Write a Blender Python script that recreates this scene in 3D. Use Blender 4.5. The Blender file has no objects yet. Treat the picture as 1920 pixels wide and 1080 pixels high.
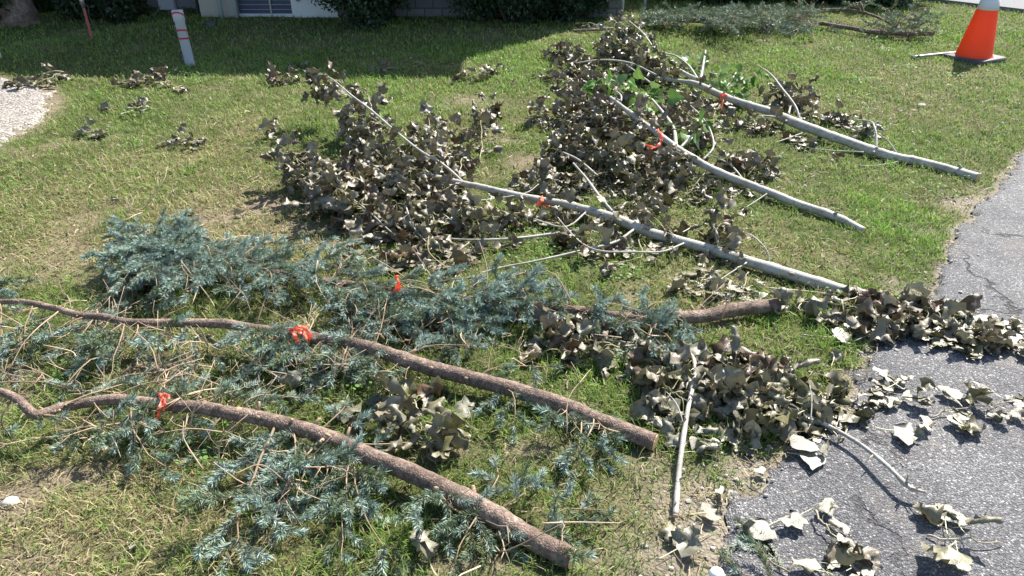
import bpy, math, random
import numpy as np
from mathutils import Vector
R = math.radians
rng = np.random.default_rng(11)
random.seed(11)

# ------------------------------------------------------------------ camera, sky, sun
sc = bpy.context.scene
COL = sc.collection
H = 1.6; F = 1380.0; TH = R(30)
cam_d = bpy.data.cameras.new('camera'); cam = bpy.data.objects.new('camera', cam_d); COL.objects.link(cam)
cam.location = (0, 0, H); cam.rotation_euler = (R(60), 0, 0)
cam_d.sensor_width = 36; cam_d.lens = 36 * F / 1920; cam_d.clip_end = 500
sc.camera = cam
SUN_EL = 47.0; SX, SY = .62, .785           # horizontal direction towards the sun
w = bpy.data.worlds.new('World'); sc.world = w; w.use_nodes = True
wn = w.node_tree; bg = wn.nodes['Background']
sky = wn.nodes.new('ShaderNodeTexSky'); sky.sky_type = 'NISHITA'; sky.sun_disc = False
sky.sun_elevation = R(SUN_EL); sky.sun_rotation = math.atan2(SX, SY)
wn.links.new(sky.outputs[0], bg.inputs[0]); bg.inputs[1].default_value = 0.09
sl = bpy.data.lights.new('sun', 'SUN'); sl.energy = 4.4; sl.angle = R(.55); sl.color = (1, .955, .88)
so = bpy.data.objects.new('sun', sl); COL.objects.link(so)
sv = Vector((SX, SY, math.tan(R(SUN_EL)) * math.hypot(SX, SY)))
so.rotation_euler = sv.to_track_quat('Z', 'Y').to_euler(); so.location = (4, 6, 9)
sc.view_settings.view_transform = 'Standard'; sc.view_settings.look = 'None'
sc.view_settings.exposure = 1.52; sc.view_settings.gamma = 1
sc.cycles.max_bounces = 6; sc.cycles.diffuse_bounces = 3; sc.cycles.transparent_max_bounces = 4

# ------------------------------------------------------------------ noise, terrain, pixel to ground
def _hash(ix, iy, s):
    h = (ix.astype(np.int64) * 374761393 + iy.astype(np.int64) * 668265263 + s * 974711) & 0x7fffffff
    h = ((h ^ (h >> 13)) * 1274126177) & 0x7fffffff
    return ((h ^ (h >> 16)) & 0xffff) / 65535.0
def vnoise(x, y, s=0):
    x = np.asarray(x, float); y = np.asarray(y, float)
    ix = np.floor(x); iy = np.floor(y); fx = x - ix; fy = y - iy
    fx = fx * fx * (3 - 2 * fx); fy = fy * fy * (3 - 2 * fy)
    a = _hash(ix, iy, s); b = _hash(ix + 1, iy, s); c = _hash(ix, iy + 1, s); d = _hash(ix + 1, iy + 1, s)
    return (a * (1 - fx) + b * fx) * (1 - fy) + (c * (1 - fx) + d * fx) * fy
def fbm(x, y, s=0, o=4):
    v = 0; a = .5; t = 0
    for i in range(o):
        v = v + a * vnoise(x * 2 ** i, y * 2 ** i, s + i * 17); t += a; a *= .5
    return v / t
def seg_dist(x, y, a, b):
    dx, dy = b[0] - a[0], b[1] - a[1]; L = dx * dx + dy * dy
    t = np.clip(((x - a[0]) * dx + (y - a[1]) * dy) / L, 0, 1)
    return np.hypot(x - a[0] - t * dx, y - a[1] - t * dy)
def ray(px, py):
    u = (px - 960) / F; v = (540 - py) / F
    return np.array([u, math.cos(TH) + v * math.sin(TH), -math.sin(TH) + v * math.cos(TH)])
def Pf(px, py, z=0.0):
    d = ray(px, py); t = (z - H) / d[2]
    return np.array([d[0] * t, d[1] * t, z])
RIDGES = [(Pf(-300, 175)[:2], Pf(330, 62)[:2], .075, .55), (Pf(-300, 90)[:2], Pf(200, 30)[:2], .06, .45)]
def ground(x, y):
    x = np.asarray(x, float); y = np.asarray(y, float)
    h = (fbm(x * .8, y * .8, 5, 2) - .5) * .05 + (fbm(x * 4, y * 4, 9, 3) - .5) * .018
    for a, b, hh, ww in RIDGES:
        h = h + hh * np.exp(-(seg_dist(x, y, a, b) / ww) ** 2)
    k = np.clip((asph_sd(x, y) + .05) / .25, 0, 1)         # flat under the asphalt
    return h * k
def P(px, py, z=0.0):
    p = Pf(px, py, z)
    for _ in range(4):
        p = Pf(px, py, z + float(ground(p[0], p[1])))
    return p
def S(py): return math.cos(TH) * (py - (540 - F * math.tan(TH))) / H     # pixels per metre at ground row py
# asphalt outline (ground positions), sorted far to near, then out to the right
AE = [(2300, 215), (2100, 245), (1935, 275), (1900, 300), (1885, 340), (1845, 370), (1825, 400), (1792, 440), (1775, 480), (1750, 530), (1740, 560), (1690, 600), (1640, 640), (1612, 680),
      (1600, 720), (1585, 770), (1530, 812), (1480, 838), (1440, 872), (1418, 912), (1372, 950), (1352, 990), (1340, 1040), (1335, 1100), (1325, 1180)]
EDGE = np.array([Pf(a, b)[:2] for a, b in AE])
EDGE = np.vstack([EDGE, [EDGE[-1] + [-.05, -1.2]]])
def asph_sd(x, y):
    """signed distance to the asphalt edge, positive on the lawn side"""
    x = np.asarray(x, float); y = np.asarray(y, float)
    d = np.full(np.broadcast(x, y).shape, 1e9)
    for i in range(len(EDGE) - 1):
        d = np.minimum(d, seg_dist(x, y, EDGE[i], EDGE[i + 1]))
    ys = EDGE[::-1, 1]; xs = EDGE[::-1, 0]
    ex = np.interp(y, ys, xs, left=xs[0], right=99)
    n = (vnoise(x * 14, y * 14, 3) - .5) * .06
    return np.where(x > ex, -d, d) + n
GRAV = [(-400, 150), (-60, 151), (30, 154), (85, 166), (100, 190), (92, 215), (60, 238), (0, 268), (-80, 300), (-400, 330)]
GP = np.array([Pf(a, b)[:2] for a, b in GRAV])
def inpoly(x, y, poly):
    r = np.zeros(np.shape(x), bool); n = len(poly); j = n - 1
    for i in range(n):
        xi, yi = poly[i]; xj, yj = poly[j]
        c = ((yi > y) != (yj > y)) & (x < (xj - xi) * (y - yi) / (yj - yi + 1e-12) + xi)
        r ^= c; j = i
    return r
def blob(x, y, lst):
    m = np.zeros(np.shape(x))
    for px, py, rx, ry, s in lst:
        c = Pf(px, py); a = rx / S(py); b0 = Pf(px, py - ry)[1] - c[1]
        m = np.maximum(m, s * np.exp(-(((x - c[0]) / a) ** 2 + ((y - c[1]) / b0) ** 2)))
    return m
BARE = [(505, 382, 50, 14, 1.3), (875, 190, 60, 12, .55), (985, 300, 40, 16, .6), (300, 690, 70, 22, .8), (410, 405, 70, 16, .9), (120, 895, 80, 20, 1.0), (20, 945, 60, 40, .9),
        (1290, 950, 110, 60, .75), (1240, 1050, 130, 50, .8), (1340, 1010, 60, 90, 1.1), (1420, 890, 70, 40, .9), (1820, 385, 45, 18, 1.2), (1745, 555, 40, 20, .9),
        (1650, 620, 50, 25, .8), (880, 1065, 90, 18, 1.1), (850, 850, 50, 18, .6), (60, 1060, 90, 40, .4), (1200, 880, 60, 25, .6), (940, 262, 50, 12, .4), (110, 500, 80, 20, .5),
        (1480, 180, 60, 20, .3), (600, 420, 90, 30, .5), (1080, 640, 40, 10, .5), (1010, 850, 80, 20, .5), (900, 1000, 90, 20, .5)]
DRY = [(80, 1010, 280, 120, 1.2), (250, 900, 180, 60, .7), (420, 390, 140, 50, .9), (100, 470, 200, 60, .7), (920, 240, 140, 70, .7), (1400, 440, 120, 60, .5), (1200, 980, 160, 90, .6),
       (1500, 350, 200, 60, .4), (1650, 170, 200, 50, .35), (1300, 560, 160, 60, .4), (500, 1020, 200, 60, .35), (250, 330, 300, 80, .4)]
LUSH = [(1560, 650, 110, 70, 1.0), (1700, 420, 90, 60, .9), (1780, 330, 90, 40, .7), (1150, 700, 90, 40, .7), (1480, 610, 110, 50, .8), (400, 830, 70, 25, .8), (600, 1010, 120, 50, .4), (1500, 790, 90, 40, .9),
        (690, 1020, 120, 50, .5), (590, 250, 60, 20, .8), (1040, 470, 120, 40, .6), (1000, 110, 900, 60, .5), (1680, 60, 300, 50, .7), (1430, 800, 90, 40, .7), (470, 300, 200, 60, .35), (950, 430, 90, 30, .5)]
def masks(x, y):
    n1 = fbm(x * 1.7, y * 1.7, 21, 4); n2 = fbm(x * 6, y * 6, 33, 3); n3 = fbm(x * 1.1, y * 1.1, 55, 3)
    sd = asph_sd(x, y)
    near = np.clip((5.2 - y) / 3.2, 0, 1)
    bare = np.clip(blob(x, y, BARE) * (.35 + 1.3 * n2) * 1.1, 0, 1)
    bare = np.maximum(bare, np.clip((n1 * .5 + n2 * .5 - .58) * 5, 0, 1) * (.35 + .5 * near))
    bare = np.maximum(bare, np.clip(1 - sd / (.02 + .09 * n2 ** 2), 0, 1) * .8)
    gs = inpoly(x, y, GP)
    gd = np.full(np.shape(x), 9.)
    for i in range(len(GP) - 1): gd = np.minimum(gd, seg_dist(x, y, GP[i], GP[i + 1]))
    bare = np.maximum(bare, np.clip(1 - gd / .14, 0, 1) * (.5 + n2))
    bare = np.clip(bare, 0, 1)
    dry = np.clip(blob(x, y, DRY) + (n3 - .50) * 1.5 + (n2 - .5) * .7, 0, 1)
    lush = np.clip(blob(x, y, LUSH) + (fbm(x * 1.5, y * 1.5, 77, 3) - .55) * 1.8, 0, 1)
    dry = dry * (1 - .75 * lush)
    return bare, dry, lush, sd, gs, gd

# ------------------------------------------------------------------ mesh building
class MB:
    def __init__(s): s.v = []; s.c = []; s.t = []; s.q = []; s.n = 0
    def add(s, v, tris=None, quads=None, col=None):
        v = np.asarray(v, float).reshape(-1, 3)
        if tris is not None and len(tris): s.t.append(np.asarray(tris, np.int64).reshape(-1, 3) + s.n)
        if quads is not None and len(quads): s.q.append(np.asarray(quads, np.int64).reshape(-1, 4) + s.n)
        s.v.append(v)
        if col is None: col = (.5, .5, .5)
        c = np.broadcast_to(np.asarray(col, float), (len(v), 3)); s.c.append(c)
        s.n += len(v)
    def mesh(s, name, smooth=True):
        me = bpy.data.meshes.new(name)
        v = np.concatenate(s.v); c = np.concatenate(s.c)
        t = np.concatenate(s.t) if s.t else np.zeros((0, 3), np.int64)
        q = np.concatenate(s.q) if s.q else np.zeros((0, 4), np.int64)
        me.vertices.add(len(v)); me.vertices.foreach_set('co', v.astype(np.float32).ravel())
        me.loops.add(t.size + q.size)
        me.loops.foreach_set('vertex_index', np.concatenate([t.ravel(), q.ravel()]).astype(np.int32))
        me.polygons.add(len(t) + len(q))
        me.polygons.foreach_set('loop_start', np.concatenate([np.arange(len(t)) * 3, t.size + np.arange(len(q)) * 4]).astype(np.int32))
        me.update(calc_edges=True)
        me.polygons.foreach_set('use_smooth', np.full(len(me.polygons), smooth))
        at = me.color_attributes.new('Col', 'FLOAT_COLOR', 'POINT')
        at.data.foreach_set('color', np.concatenate([c, np.ones((len(c), 1))], 1).astype(np.float32).ravel())
        me.update()
        return me
    def build(s, name, mat, parent=None, origin=None, smooth=True):
        if origin is not None and parent is None:
            s.v = [a - np.asarray(origin) for a in s.v]
        me = s.mesh(name, smooth); me.materials.append(mat)
        o = bpy.data.objects.new(name, me); COL.objects.link(o)
        if parent is not None:
            o.parent = parent
            wl = Vector((0, 0, 0)); p = parent
            while p is not None: wl += p.location; p = p.parent
            o.location = -wl
        elif origin is not None: o.location = origin
        return o
def tag(o, label=None, cat=None, group=None, kind=None):
    if label: o['label'] = label
    if cat: o['category'] = cat
    if group: o['group'] = group
    if kind: o['kind'] = kind
    return o
def empty(name, loc, label, cat, group=None):
    o = bpy.data.objects.new(name, None); COL.objects.link(o); o.location = loc; o.empty_display_size = .1
    return tag(o, label, cat, group)
def norm(a):
    a = np.asarray(a, float); return a / (np.linalg.norm(a, axis=-1, keepdims=True) + 1e-12)
def smooth_path(pts, rad, n):
    pts = np.asarray(pts, float); rad = np.asarray(rad, float)
    if len(pts) == 2: 
        t = np.linspace(0, 1, n)[:, None]; return pts[0] * (1 - t) + pts[1] * t, rad[0] * (1 - t[:, 0]) + rad[1] * t[:, 0]
    p = np.vstack([2 * pts[0] - pts[1], pts, 2 * pts[-1] - pts[-2]])
    u = np.linspace(0, len(pts) - 1 - 1e-6, n); i = u.astype(int); f = (u - i)[:, None]
    a, b, c, d = p[i], p[i + 1], p[i + 2], p[i + 3]
    o = .5 * (2 * b + (c - a) * f + (2 * a - 5 * b + 4 * c - d) * f ** 2 + (3 * b - a - 3 * c + d) * f ** 3)
    return o, np.interp(u, np.arange(len(rad)), rad)
def tube(mb, pts, rad, sides=6, col=(.5, .5, .5), cap=True, jit=0, seed=0):
    pts = np.asarray(pts, float); n = len(pts); rad = np.broadcast_to(rad, (n,))
    tan = norm(np.gradient(pts, axis=0))
    up = np.array([0, 0, 1.]) if abs(tan[0][2]) < .9 else np.array([1., 0, 0])
    a = norm(np.cross(tan[0], up)); fr = []
    for i in range(n):
        a = norm(a - tan[i] * np.dot(a, tan[i])); fr.append((a, np.cross(tan[i], a)))
    A = np.array([f[0] for f in fr]); B = np.array([f[1] for f in fr])
    th = np.arange(sides) * 2 * math.pi / sides
    rr = rad[:, None] * np.ones(sides)
    if jit:
        ss = np.arange(n)[:, None] * .6
        rr = rr * (1 + jit * (vnoise(ss + seed, th[None] * 2.2 + seed) - .5) * 2 + jit * .8 * (vnoise(ss * 3 + seed, th[None] * 5, 8) - .5))
        rr[:, -1] = rr[:, -1]
    v = pts[:, None] + rr[..., None] * (np.cos(th)[None, :, None] * A[:, None] + np.sin(th)[None, :, None] * B[:, None])
    i = np.arange(n - 1)[:, None] * sides; j = np.arange(sides)[None]; jn = (j + 1) % sides
    q = np.stack([i + j, i + jn, i + sides + jn, i + sides + j], -1).reshape(-1, 4)
    v = v.reshape(-1, 3); tr = None
    if cap:
        v = np.vstack([v, pts[0], pts[-1]]); k = n * sides; jj = np.arange(sides); jx = (jj + 1) % sides
        tr = np.vstack([np.stack([jx, jj, np.full(sides, k)], -1), np.stack([jj + (n - 1) * sides, jx + (n - 1) * sides, np.full(sides, k + 1)], -1)])
    c = col
    if np.ndim(col) == 2:
        c = np.repeat(np.asarray(col), sides, 0)
        if cap: c = np.vstack([c, col[0], col[-1]])
    mb.add(v, tr, q, c)
def box(mb, lo, hi, col=(.5, .5, .5)):
    x0, y0, z0 = lo; x1, y1, z1 = hi
    v = [(x0, y0, z0), (x1, y0, z0), (x1, y1, z0), (x0, y1, z0), (x0, y0, z1), (x1, y0, z1), (x1, y1, z1), (x0, y1, z1)]
    mb.add(v, None, [(0, 3, 2, 1), (4, 5, 6, 7), (0, 1, 5, 4), (1, 2, 6, 5), (2, 3, 7, 6), (3, 0, 4, 7)], col)
def lathe(mb, prof, base, axis=(0, 0, 1), sides=24, col=(.5, .5, .5)):
    ax = norm(axis); u = norm(np.cross(ax, [1, .001, 0])) ; v2 = np.cross(ax, u)
    th = np.arange(sides) * 2 * math.pi / sides; V = []
    for r, z in prof: V.append(np.asarray(base) + ax * z + r * (np.cos(th)[:, None] * u + np.sin(th)[:, None] * v2))
    n = len(prof); i = np.arange(n - 1)[:, None] * sides; j = np.arange(sides)[None]; jn = (j + 1) % sides
    mb.add(np.array(V).reshape(-1, 3), None, np.stack([i + j, i + jn, i + sides + jn, i + sides + j], -1).reshape(-1, 4), col)

# ------------------------------------------------------------------ materials
class NT:
    def __init__(s, name):
        s.m = bpy.data.materials.new(name); s.m.use_nodes = True; s.t = s.m.node_tree; s.b = s.t.nodes['Principled BSDF']; s.out = s.t.nodes['Material Output']
    def n(s, t, **k):
        x = s.t.nodes.new(t)
        for a, b in k.items():
            if a.startswith('i_'): x.inputs[int(a[2:])].default_value = b
            else: setattr(x, a, b)
        return x
    def l(s, a, b): s.t.links.new(a, b)
    def coord(s, scale=None):
        tc = s.n('ShaderNodeNewGeometry').outputs['Position']
        if scale is None: return tc
        mp = s.n('ShaderNodeVectorMath', operation='MULTIPLY'); s.l(tc, mp.inputs[0]); mp.inputs[1].default_value = scale; return mp.outputs[0]
    def noise(s, sc_, det=4, rough=.6, vec=None):
        x = s.n('ShaderNodeTexNoise'); x.inputs['Scale'].default_value = sc_; x.inputs['Detail'].default_value = det; x.inputs['Roughness'].default_value = rough
        s.l(vec or s.coord(), x.inputs['Vector']); return x.outputs['Fac']
    def voro(s, sc_, feat='F1', out='Distance', vec=None, rnd=1):
        x = s.n('ShaderNodeTexVoronoi', feature=feat); x.inputs['Scale'].default_value = sc_; x.inputs['Randomness'].default_value = rnd
        s.l(vec or s.coord(), x.inputs['Vector']); return x.outputs[out]
    def ramp(s, f, stops):
        x = s.n('ShaderNodeValToRGB'); e = x.color_ramp.elements
        while len(e) < len(stops): e.new(.5)
        for k, (p, c) in enumerate(stops): e[k].position = p; e[k].color = (*c, 1) if len(c) == 3 else c
        s.l(f, x.inputs[0]); return x.outputs[0]
    def mix(s, f, a, b, mode='MIX'):
        x = s.n('ShaderNodeMix', data_type='RGBA', blend_type=mode)
        for val, idx in ((f, 0), (a, 6), (b, 7)):
            if hasattr(val, 'is_output'): s.l(val, x.inputs[idx])
            elif idx == 0: x.inputs[0].default_value = val
            else: x.inputs[idx].default_value = (*val, 1)
        return x.outputs[2]
    def math(s, op, a, b=0.0):
        x = s.n('ShaderNodeMath', operation=op)
        for k, val in enumerate((a, b)):
            if hasattr(val, 'is_output'): s.l(val, x.inputs[k])
            else: x.inputs[k].default_value = val
        return x.outputs[0]
    def attr(s): return s.n('ShaderNodeVertexColor', layer_name='Col').outputs[0]
    def bump(s, h, st=.5, d=.01):
        x = s.n('ShaderNodeBump'); x.inputs['Strength'].default_value = st; x.inputs['Distance'].default_value = d; s.l(h, x.inputs['Height']); s.l(x.outputs[0], s.b.inputs['Normal'])
    def fin(s, col=None, rough=.6, spec=.5):
        if col is not None:
            if hasattr(col, 'is_output'): s.l(col, s.b.inputs['Base Color'])
            else: s.b.inputs['Base Color'].default_value = (*col, 1)
        if hasattr(rough, 'is_output'): s.l(rough, s.b.inputs['Roughness'])
        else: s.b.inputs['Roughness'].default_value = rough
        s.b.inputs['Specular IOR Level'].default_value = spec
        return s.m
def translucent(T, col, f):
    tr = T.n('ShaderNodeBsdfTranslucent'); T.l(col, tr.inputs[0]); mx = T.n('ShaderNodeMixShader'); mx.inputs[0].default_value = f
    T.l(T.b.outputs[0], mx.inputs[1]); T.l(tr.outputs[0], mx.inputs[2]); T.l(mx.outputs[0], T.out.inputs[0])
def plain(name, col, rough=.6, nz=.15, ns=20, spec=.4, metal=0):
    T = NT(name); n = T.noise(ns, 5)
    c = T.mix(n, tuple(x * (1 - nz) for x in col), tuple(min(1, x * (1 + nz)) for x in col)); m = T.fin(c, rough, spec); T.b.inputs['Metallic'].default_value = metal
    T.bump(T.noise(ns * 6, 3), .15, .004); return m
# soil under the lawn
T = NT('lawn_soil')
a = T.attr(); n = T.noise(60, 6, .7); n2 = T.noise(9, 4); peb = T.voro(150, out='Color')
c = T.mix(n, (.55, .55, .55), (1.35, 1.35, 1.35)); c = T.mix(1.0, a, c, 'MULTIPLY')
c2 = T.mix(n2, (.8, .78, .72), (1.15, 1.15, 1.15)); c = T.mix(1.0, c, c2, 'MULTIPLY')
T.bump(T.math('ADD', n, T.math('MULTIPLY', T.voro(110), -.6)), .8, .012); M_SOIL = T.fin(c, .95, .15)
# grass and other small leaves
def leafmat(name, tf=.3, rough=.5, back=None, spec=.35, nz=.25, ns=60):
    T = NT(name); a = T.attr(); n = T.noise(ns, 3); c = T.mix(1.0, a, T.mix(n, (1 - nz,) * 3, (1 + nz,) * 3), 'MULTIPLY')
    if back is not None:
        bf = T.n('ShaderNodeNewGeometry').outputs['Backfacing']; c = T.mix(T.math('MULTIPLY', bf, .55), c, back)
    m = T.fin(c, rough, spec)
    if nz > .25: T.bump(T.noise(ns * 3, 3), .35, .004)
    translucent(T, c, tf); return m
M_GRASS = leafmat('grass_blade', .4, .55, spec=.3)
M_LEAF = leafmat('wilted_poplar_leaf', .1, .42, (.21, .19, .135), .6, .45, 90)
M_GREEN = leafmat('fresh_poplar_leaf', .3, .4, (.16, .22, .1), .5, .28, 70)
M_NEEDLE = leafmat('spruce_needle', .08, .5, spec=.35, nz=.2, ns=25)
M_BUSH = leafmat('bush_leaf', .12, .5, nz=.25, ns=8)
# spruce bark
T = NT('spruce_bark'); n = T.math('ADD', T.math('MULTIPLY', T.noise(28, 6, .75), .6), T.math('MULTIPLY', T.noise(7, 3), .4)); v = T.voro(130, 'DISTANCE_TO_EDGE'); v2 = T.voro(130, 'F1', 'Color')
c = T.ramp(n, [(.3, (.085, .064, .052)), (.48, (.17, .13, .105)), (.62, (.27, .215, .175)), (.74, (.42, .37, .32))])
sepr = T.n('ShaderNodeSeparateColor'); T.l(v2, sepr.inputs[0]); c = T.mix(1.0, c, T.ramp(sepr.outputs[0], [(0, (.6, .6, .6)), (1, (1.3, 1.2, 1.15))]), 'MULTIPLY')
c = T.mix(1.0, c, T.ramp(v, [(0, (.68, .64, .62)), (.07, (1, 1, 1))]), 'MULTIPLY')
wnd = T.ramp(T.noise(7.5, 1), [(.735, (0, 0, 0)), (.75, (1, 1, 1))]); c = T.mix(wnd, c, (.55, .30, .13))
T.bump(T.math('ADD', T.math('MULTIPLY', v, 1.2), T.math('MULTIPLY', n, 1.0)), .7, .005); M_SBARK = T.fin(c, .85, .2)
# twig (colour per branch)
T = NT('twig_bark'); n = T.noise(70, 4); c = T.mix(1.0, T.attr(), T.mix(n, (.65, .65, .65), (1.3, 1.3, 1.3)), 'MULTIPLY'); T.bump(n, .4, .003); M_TWIG = T.fin(c, .75, .25)
# poplar bark
T = NT('poplar_bark'); n = T.noise(14, 5, .65); 
c = T.ramp(n, [(.3, (.22, .20, .165)), (.5, (.36, .34, .29)), (.75, (.47, .45, .40))])
kn = T.noise(1.0, 3, .6, T.coord((16, 90, 90))); c = T.mix(T.ramp(kn, [(.62, (0, 0, 0)), (.68, (1, 1, 1))]), c, (.13, .11, .09))
sp = T.voro(38); c = T.mix(T.ramp(sp, [(.07, (1, 1, 1)), (.13, (0, 0, 0))]), c, (.10, .085, .07))
T.bump(T.math('ADD', n, T.noise(120, 3)), .35, .004); M_PBARK = T.fin(c, .6, .3)
# cut wood
T = NT('cut_wood'); c = T.ramp(T.noise(50, 4), [(.3, (.42, .25, .12)), (.7, (.66, .46, .27))]); M_WOOD = T.fin(c, .8, .2)
# flagging tape
T = NT('flagging_tape'); c = T.mix(T.noise(40, 2), (.95, .20, .11), (1.0, .29, .19)); m = T.fin(c, .35, .5); translucent(T, c, .35); M_TAPE = m
T = NT('pink_tape'); c = T.mix(T.noise(40, 2), (.85, .07, .12), (.98, .12, .2)); m = T.fin(c, .35, .5); translucent(T, c, .2); M_PINK = m
# asphalt
T = NT('asphalt'); pos = T.coord()
wv = T.n('ShaderNodeVectorMath', operation='ADD'); T.l(pos, wv.inputs[0]); nn = T.n('ShaderNodeTexNoise'); nn.inputs['Scale'].default_value = 9; nn.inputs['Detail'].default_value = 5; T.l(pos, nn.inputs['Vector'])
sm = T.n('ShaderNodeVectorMath', operation='SCALE'); T.l(nn.outputs['Color'], sm.inputs[0]); sm.inputs['Scale'].default_value = .3; T.l(sm.outputs[0], wv.inputs[1])
cr = T.voro(1.5, 'DISTANCE_TO_EDGE', vec=wv.outputs[0]); crk = T.ramp(cr, [(.0, (1, 1, 1)), (.006, (1, 1, 1)), (.02, (0, 0, 0))])
crm = T.ramp(T.noise(1.6, 2), [(.5, (0, 0, 0)), (.6, (.8, .8, .8))]); crk = T.mix(1.0, crk, crm, 'MULTIPLY')
st = T.voro(170, 'F1', 'Color'); sd_ = T.voro(170, 'F1'); sep = T.n('ShaderNodeSeparateColor'); T.l(st, sep.inputs[0])
c = T.ramp(sep.outputs[0], [(0, (.09, .09, .092)), (.5, (.142, .141, .143)), (.85, (.205, .203, .203)), (.94, (.31, .305, .30)), (1, (.42, .41, .40))])
c = T.mix(1.0, c, T.ramp(sd_, [(.25, (1.1, 1.1, 1.1)), (.6, (.55, .55, .56))]), 'MULTIPLY')
c = T.mix(1.0, c, T.ramp(T.noise(2.5, 5), [(.3, (.70, .70, .72)), (.7, (1.25, 1.23, 1.2))]), 'MULTIPLY')
dust = T.ramp(T.noise(3.1, 6, .7), [(.58, (0, 0, 0)), (.8, (.5, .5, .5))]); c = T.mix(dust, c, (.26, .22, .18))
c = T.mix(crk, c, (.025, .022, .02))
hgt = T.math('ADD', T.math('MULTIPLY', sd_, -1.0), T.math('MULTIPLY', crk, -2.5)); hgt = T.math('ADD', hgt, T.math('MULTIPLY', T.noise(30, 4), .9))
T.bump(hgt, .9, .005); M_ASPH = T.fin(c, .8, .35)
T = NT('pale_gravel'); v = T.voro(55, 'F1', 'Color'); vd = T.voro(55); sep = T.n('ShaderNodeSeparateColor'); T.l(v, sep.inputs[0])
c = T.ramp(sep.outputs[0], [(0, (.15, .13, .11)), (.5, (.26, .235, .205)), (1, (.42, .39, .36))]); T.bump(T.math('MULTIPLY', vd, -1.), .9, .015); M_GRAVEL = T.fin(c, .9, .2)
M_STONE = plain('loose_stone', (.34, .31, .28), .9, .5, 30)
M_ROAD = plain('pale_road', (.15, .15, .155), .9, .2, 30)
T = NT('cone_orange'); sc1 = T.ramp(T.noise(1, 5, .7, T.coord((60, 60, 14))), [(.56, (0, 0, 0)), (.8, (.55, .55, .55))]); M_ORANGE = T.fin(T.mix(sc1, T.mix(T.noise(9, 4), (.74, .068, .02), (.88, .10, .028)), (.45, .16, .09)), .5, .4); _tr = T.n('ShaderNodeBsdfTranslucent'); _tr.inputs[0].default_value = (.95, .22, .06, 1); _mx = T.n('ShaderNodeMixShader'); _mx.inputs[0].default_value = .4; T.l(T.b.outputs[0], _mx.inputs[1]); T.l(_tr.outputs[0], _mx.inputs[2]); T.l(_mx.outputs[0], T.out.inputs[0])
M_WHITE = plain('reflective_white', (.60, .60, .63), .45, .05, 30)
M_BLACK = plain('rubber_and_shade_black', (.055, .052, .05), .6, .4, 14)
M_PVC = plain('grey_pvc', (.36, .38, .42), .45, .05, 20)
M_WPL = plain('white_plastic', (.78, .79, .8), .3, .03, 20)
M_METAL = plain('dull_metal', (.38, .37, .38), .35, .2, 30, .5, .7)
M_CREAM = plain('cream_render', (.40, .37, .31), .85, .12, 12)
M_PALE = plain('white_siding', (.62, .62, .60), .7, .06, 10)
M_BLUEP = plain('pale_blue_pipe', (.45, .52, .56), .5, .08, 10)
M_RPOST = plain('faded_red_paint', (.36, .09, .075), .7, .25, 25)
M_DARKW = plain('dark_post_wood', (.05, .035, .03), .8, .3, 20)
M_GREYBX = plain('grey_box', (.16, .17, .19), .6, .1, 20)
M_ROOF = plain('roof_shingle', (.08, .075, .07), .9, .3, 12)
T = NT('window_glass'); m = T.fin(T.mix(T.noise(2, 2), (.05, .065, .11), (.12, .14, .2)), .15, .6); M_GLASS = m
T = NT('block_wall'); bk = T.n('ShaderNodeTexBrick'); bk.inputs['Color1'].default_value = (.15, .145, .14, 1); bk.inputs['Color2'].default_value = (.19, .185, .18, 1); bk.inputs['Mortar'].default_value = (.09, .09, .09, 1)
bk.inputs['Scale'].default_value = 2.4; mp = T.n('ShaderNodeMapping'); mp.inputs['Rotation'].default_value = (R(90), 0, 0); T.l(T.coord(), mp.inputs[0]); T.l(mp.outputs[0], bk.inputs[0])
M_BLOCK = T.fin(T.mix(1.0, bk.outputs[0], T.mix(T.noise(9, 4), (.7, .7, .7), (1.2, 1.2, 1.2)), 'MULTIPLY'), .9, .2)

# ------------------------------------------------------------------ ground sheets
def axis(lo, hi, step, far):
    m = np.arange(lo, hi + 1e-6, step); g = step * 1.35 ** np.arange(1, 40); g = np.cumsum(g); g = g[g < far]
    return np.concatenate([lo - g[::-1], m, hi + g])
def sheet(name, X, Y, zf, cf, mat, keep=None):
    gx, gy = np.meshgrid(X, Y); x = gx.ravel(); y = gy.ravel()
    mb = MB(); nx = len(X); i = np.arange(len(Y) - 1)[:, None] * nx; j = np.arange(nx - 1)[None]
    q = np.stack([i + j, i + j + 1, i + nx + j + 1, i + nx + j], -1).reshape(-1, 4)
    if keep is not None:
        k = keep(x, y); q = q[k[q].all(1)]
    mb.add(np.stack([x, y, zf(x, y)], -1), None, q, cf(x, y)); o = mb.build(name, mat); return o
def gcol(x, y):
    bare, dry, lush, sd, gs, gd = masks(x, y)
    soil = np.array([.21, .172, .12]) * (.75 + .5 * fbm(x * 5, y * 5, 91, 3))[:, None]
    sandy = np.array([.27, .24, .20]); k = np.clip(1 - sd / .5, 0, 1)[:, None]
    soil = soil * (1 - .7 * k) + sandy * .7 * k
    thatch = np.array([.075, .085, .03]) * (1 - dry)[:, None] + np.array([.15, .13, .065]) * dry[:, None]
    b = np.clip(bare * 1.3, 0, 1)[:, None]
    return thatch * (1 - b) + soil * b
gz = lambda x, y: ground(x, y) + (fbm(x * 22, y * 22, 61, 2) - .5) * .012 * np.clip(asph_sd(x, y) * 4, 0, 1) - np.where(asph_sd(x, y) < -.03, .02, 0)
tag(sheet('lawn_ground', axis(-6.8, 6.8, .032, 90), axis(.7, 10.8, .032, 90), gz, gcol, M_SOIL), kind='structure')
ax_ = axis(.4, 4.6, .02, 20); ax_ = ax_[(ax_ > .2)]
ay_ = axis(.6, 6.9, .02, 12)
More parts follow.
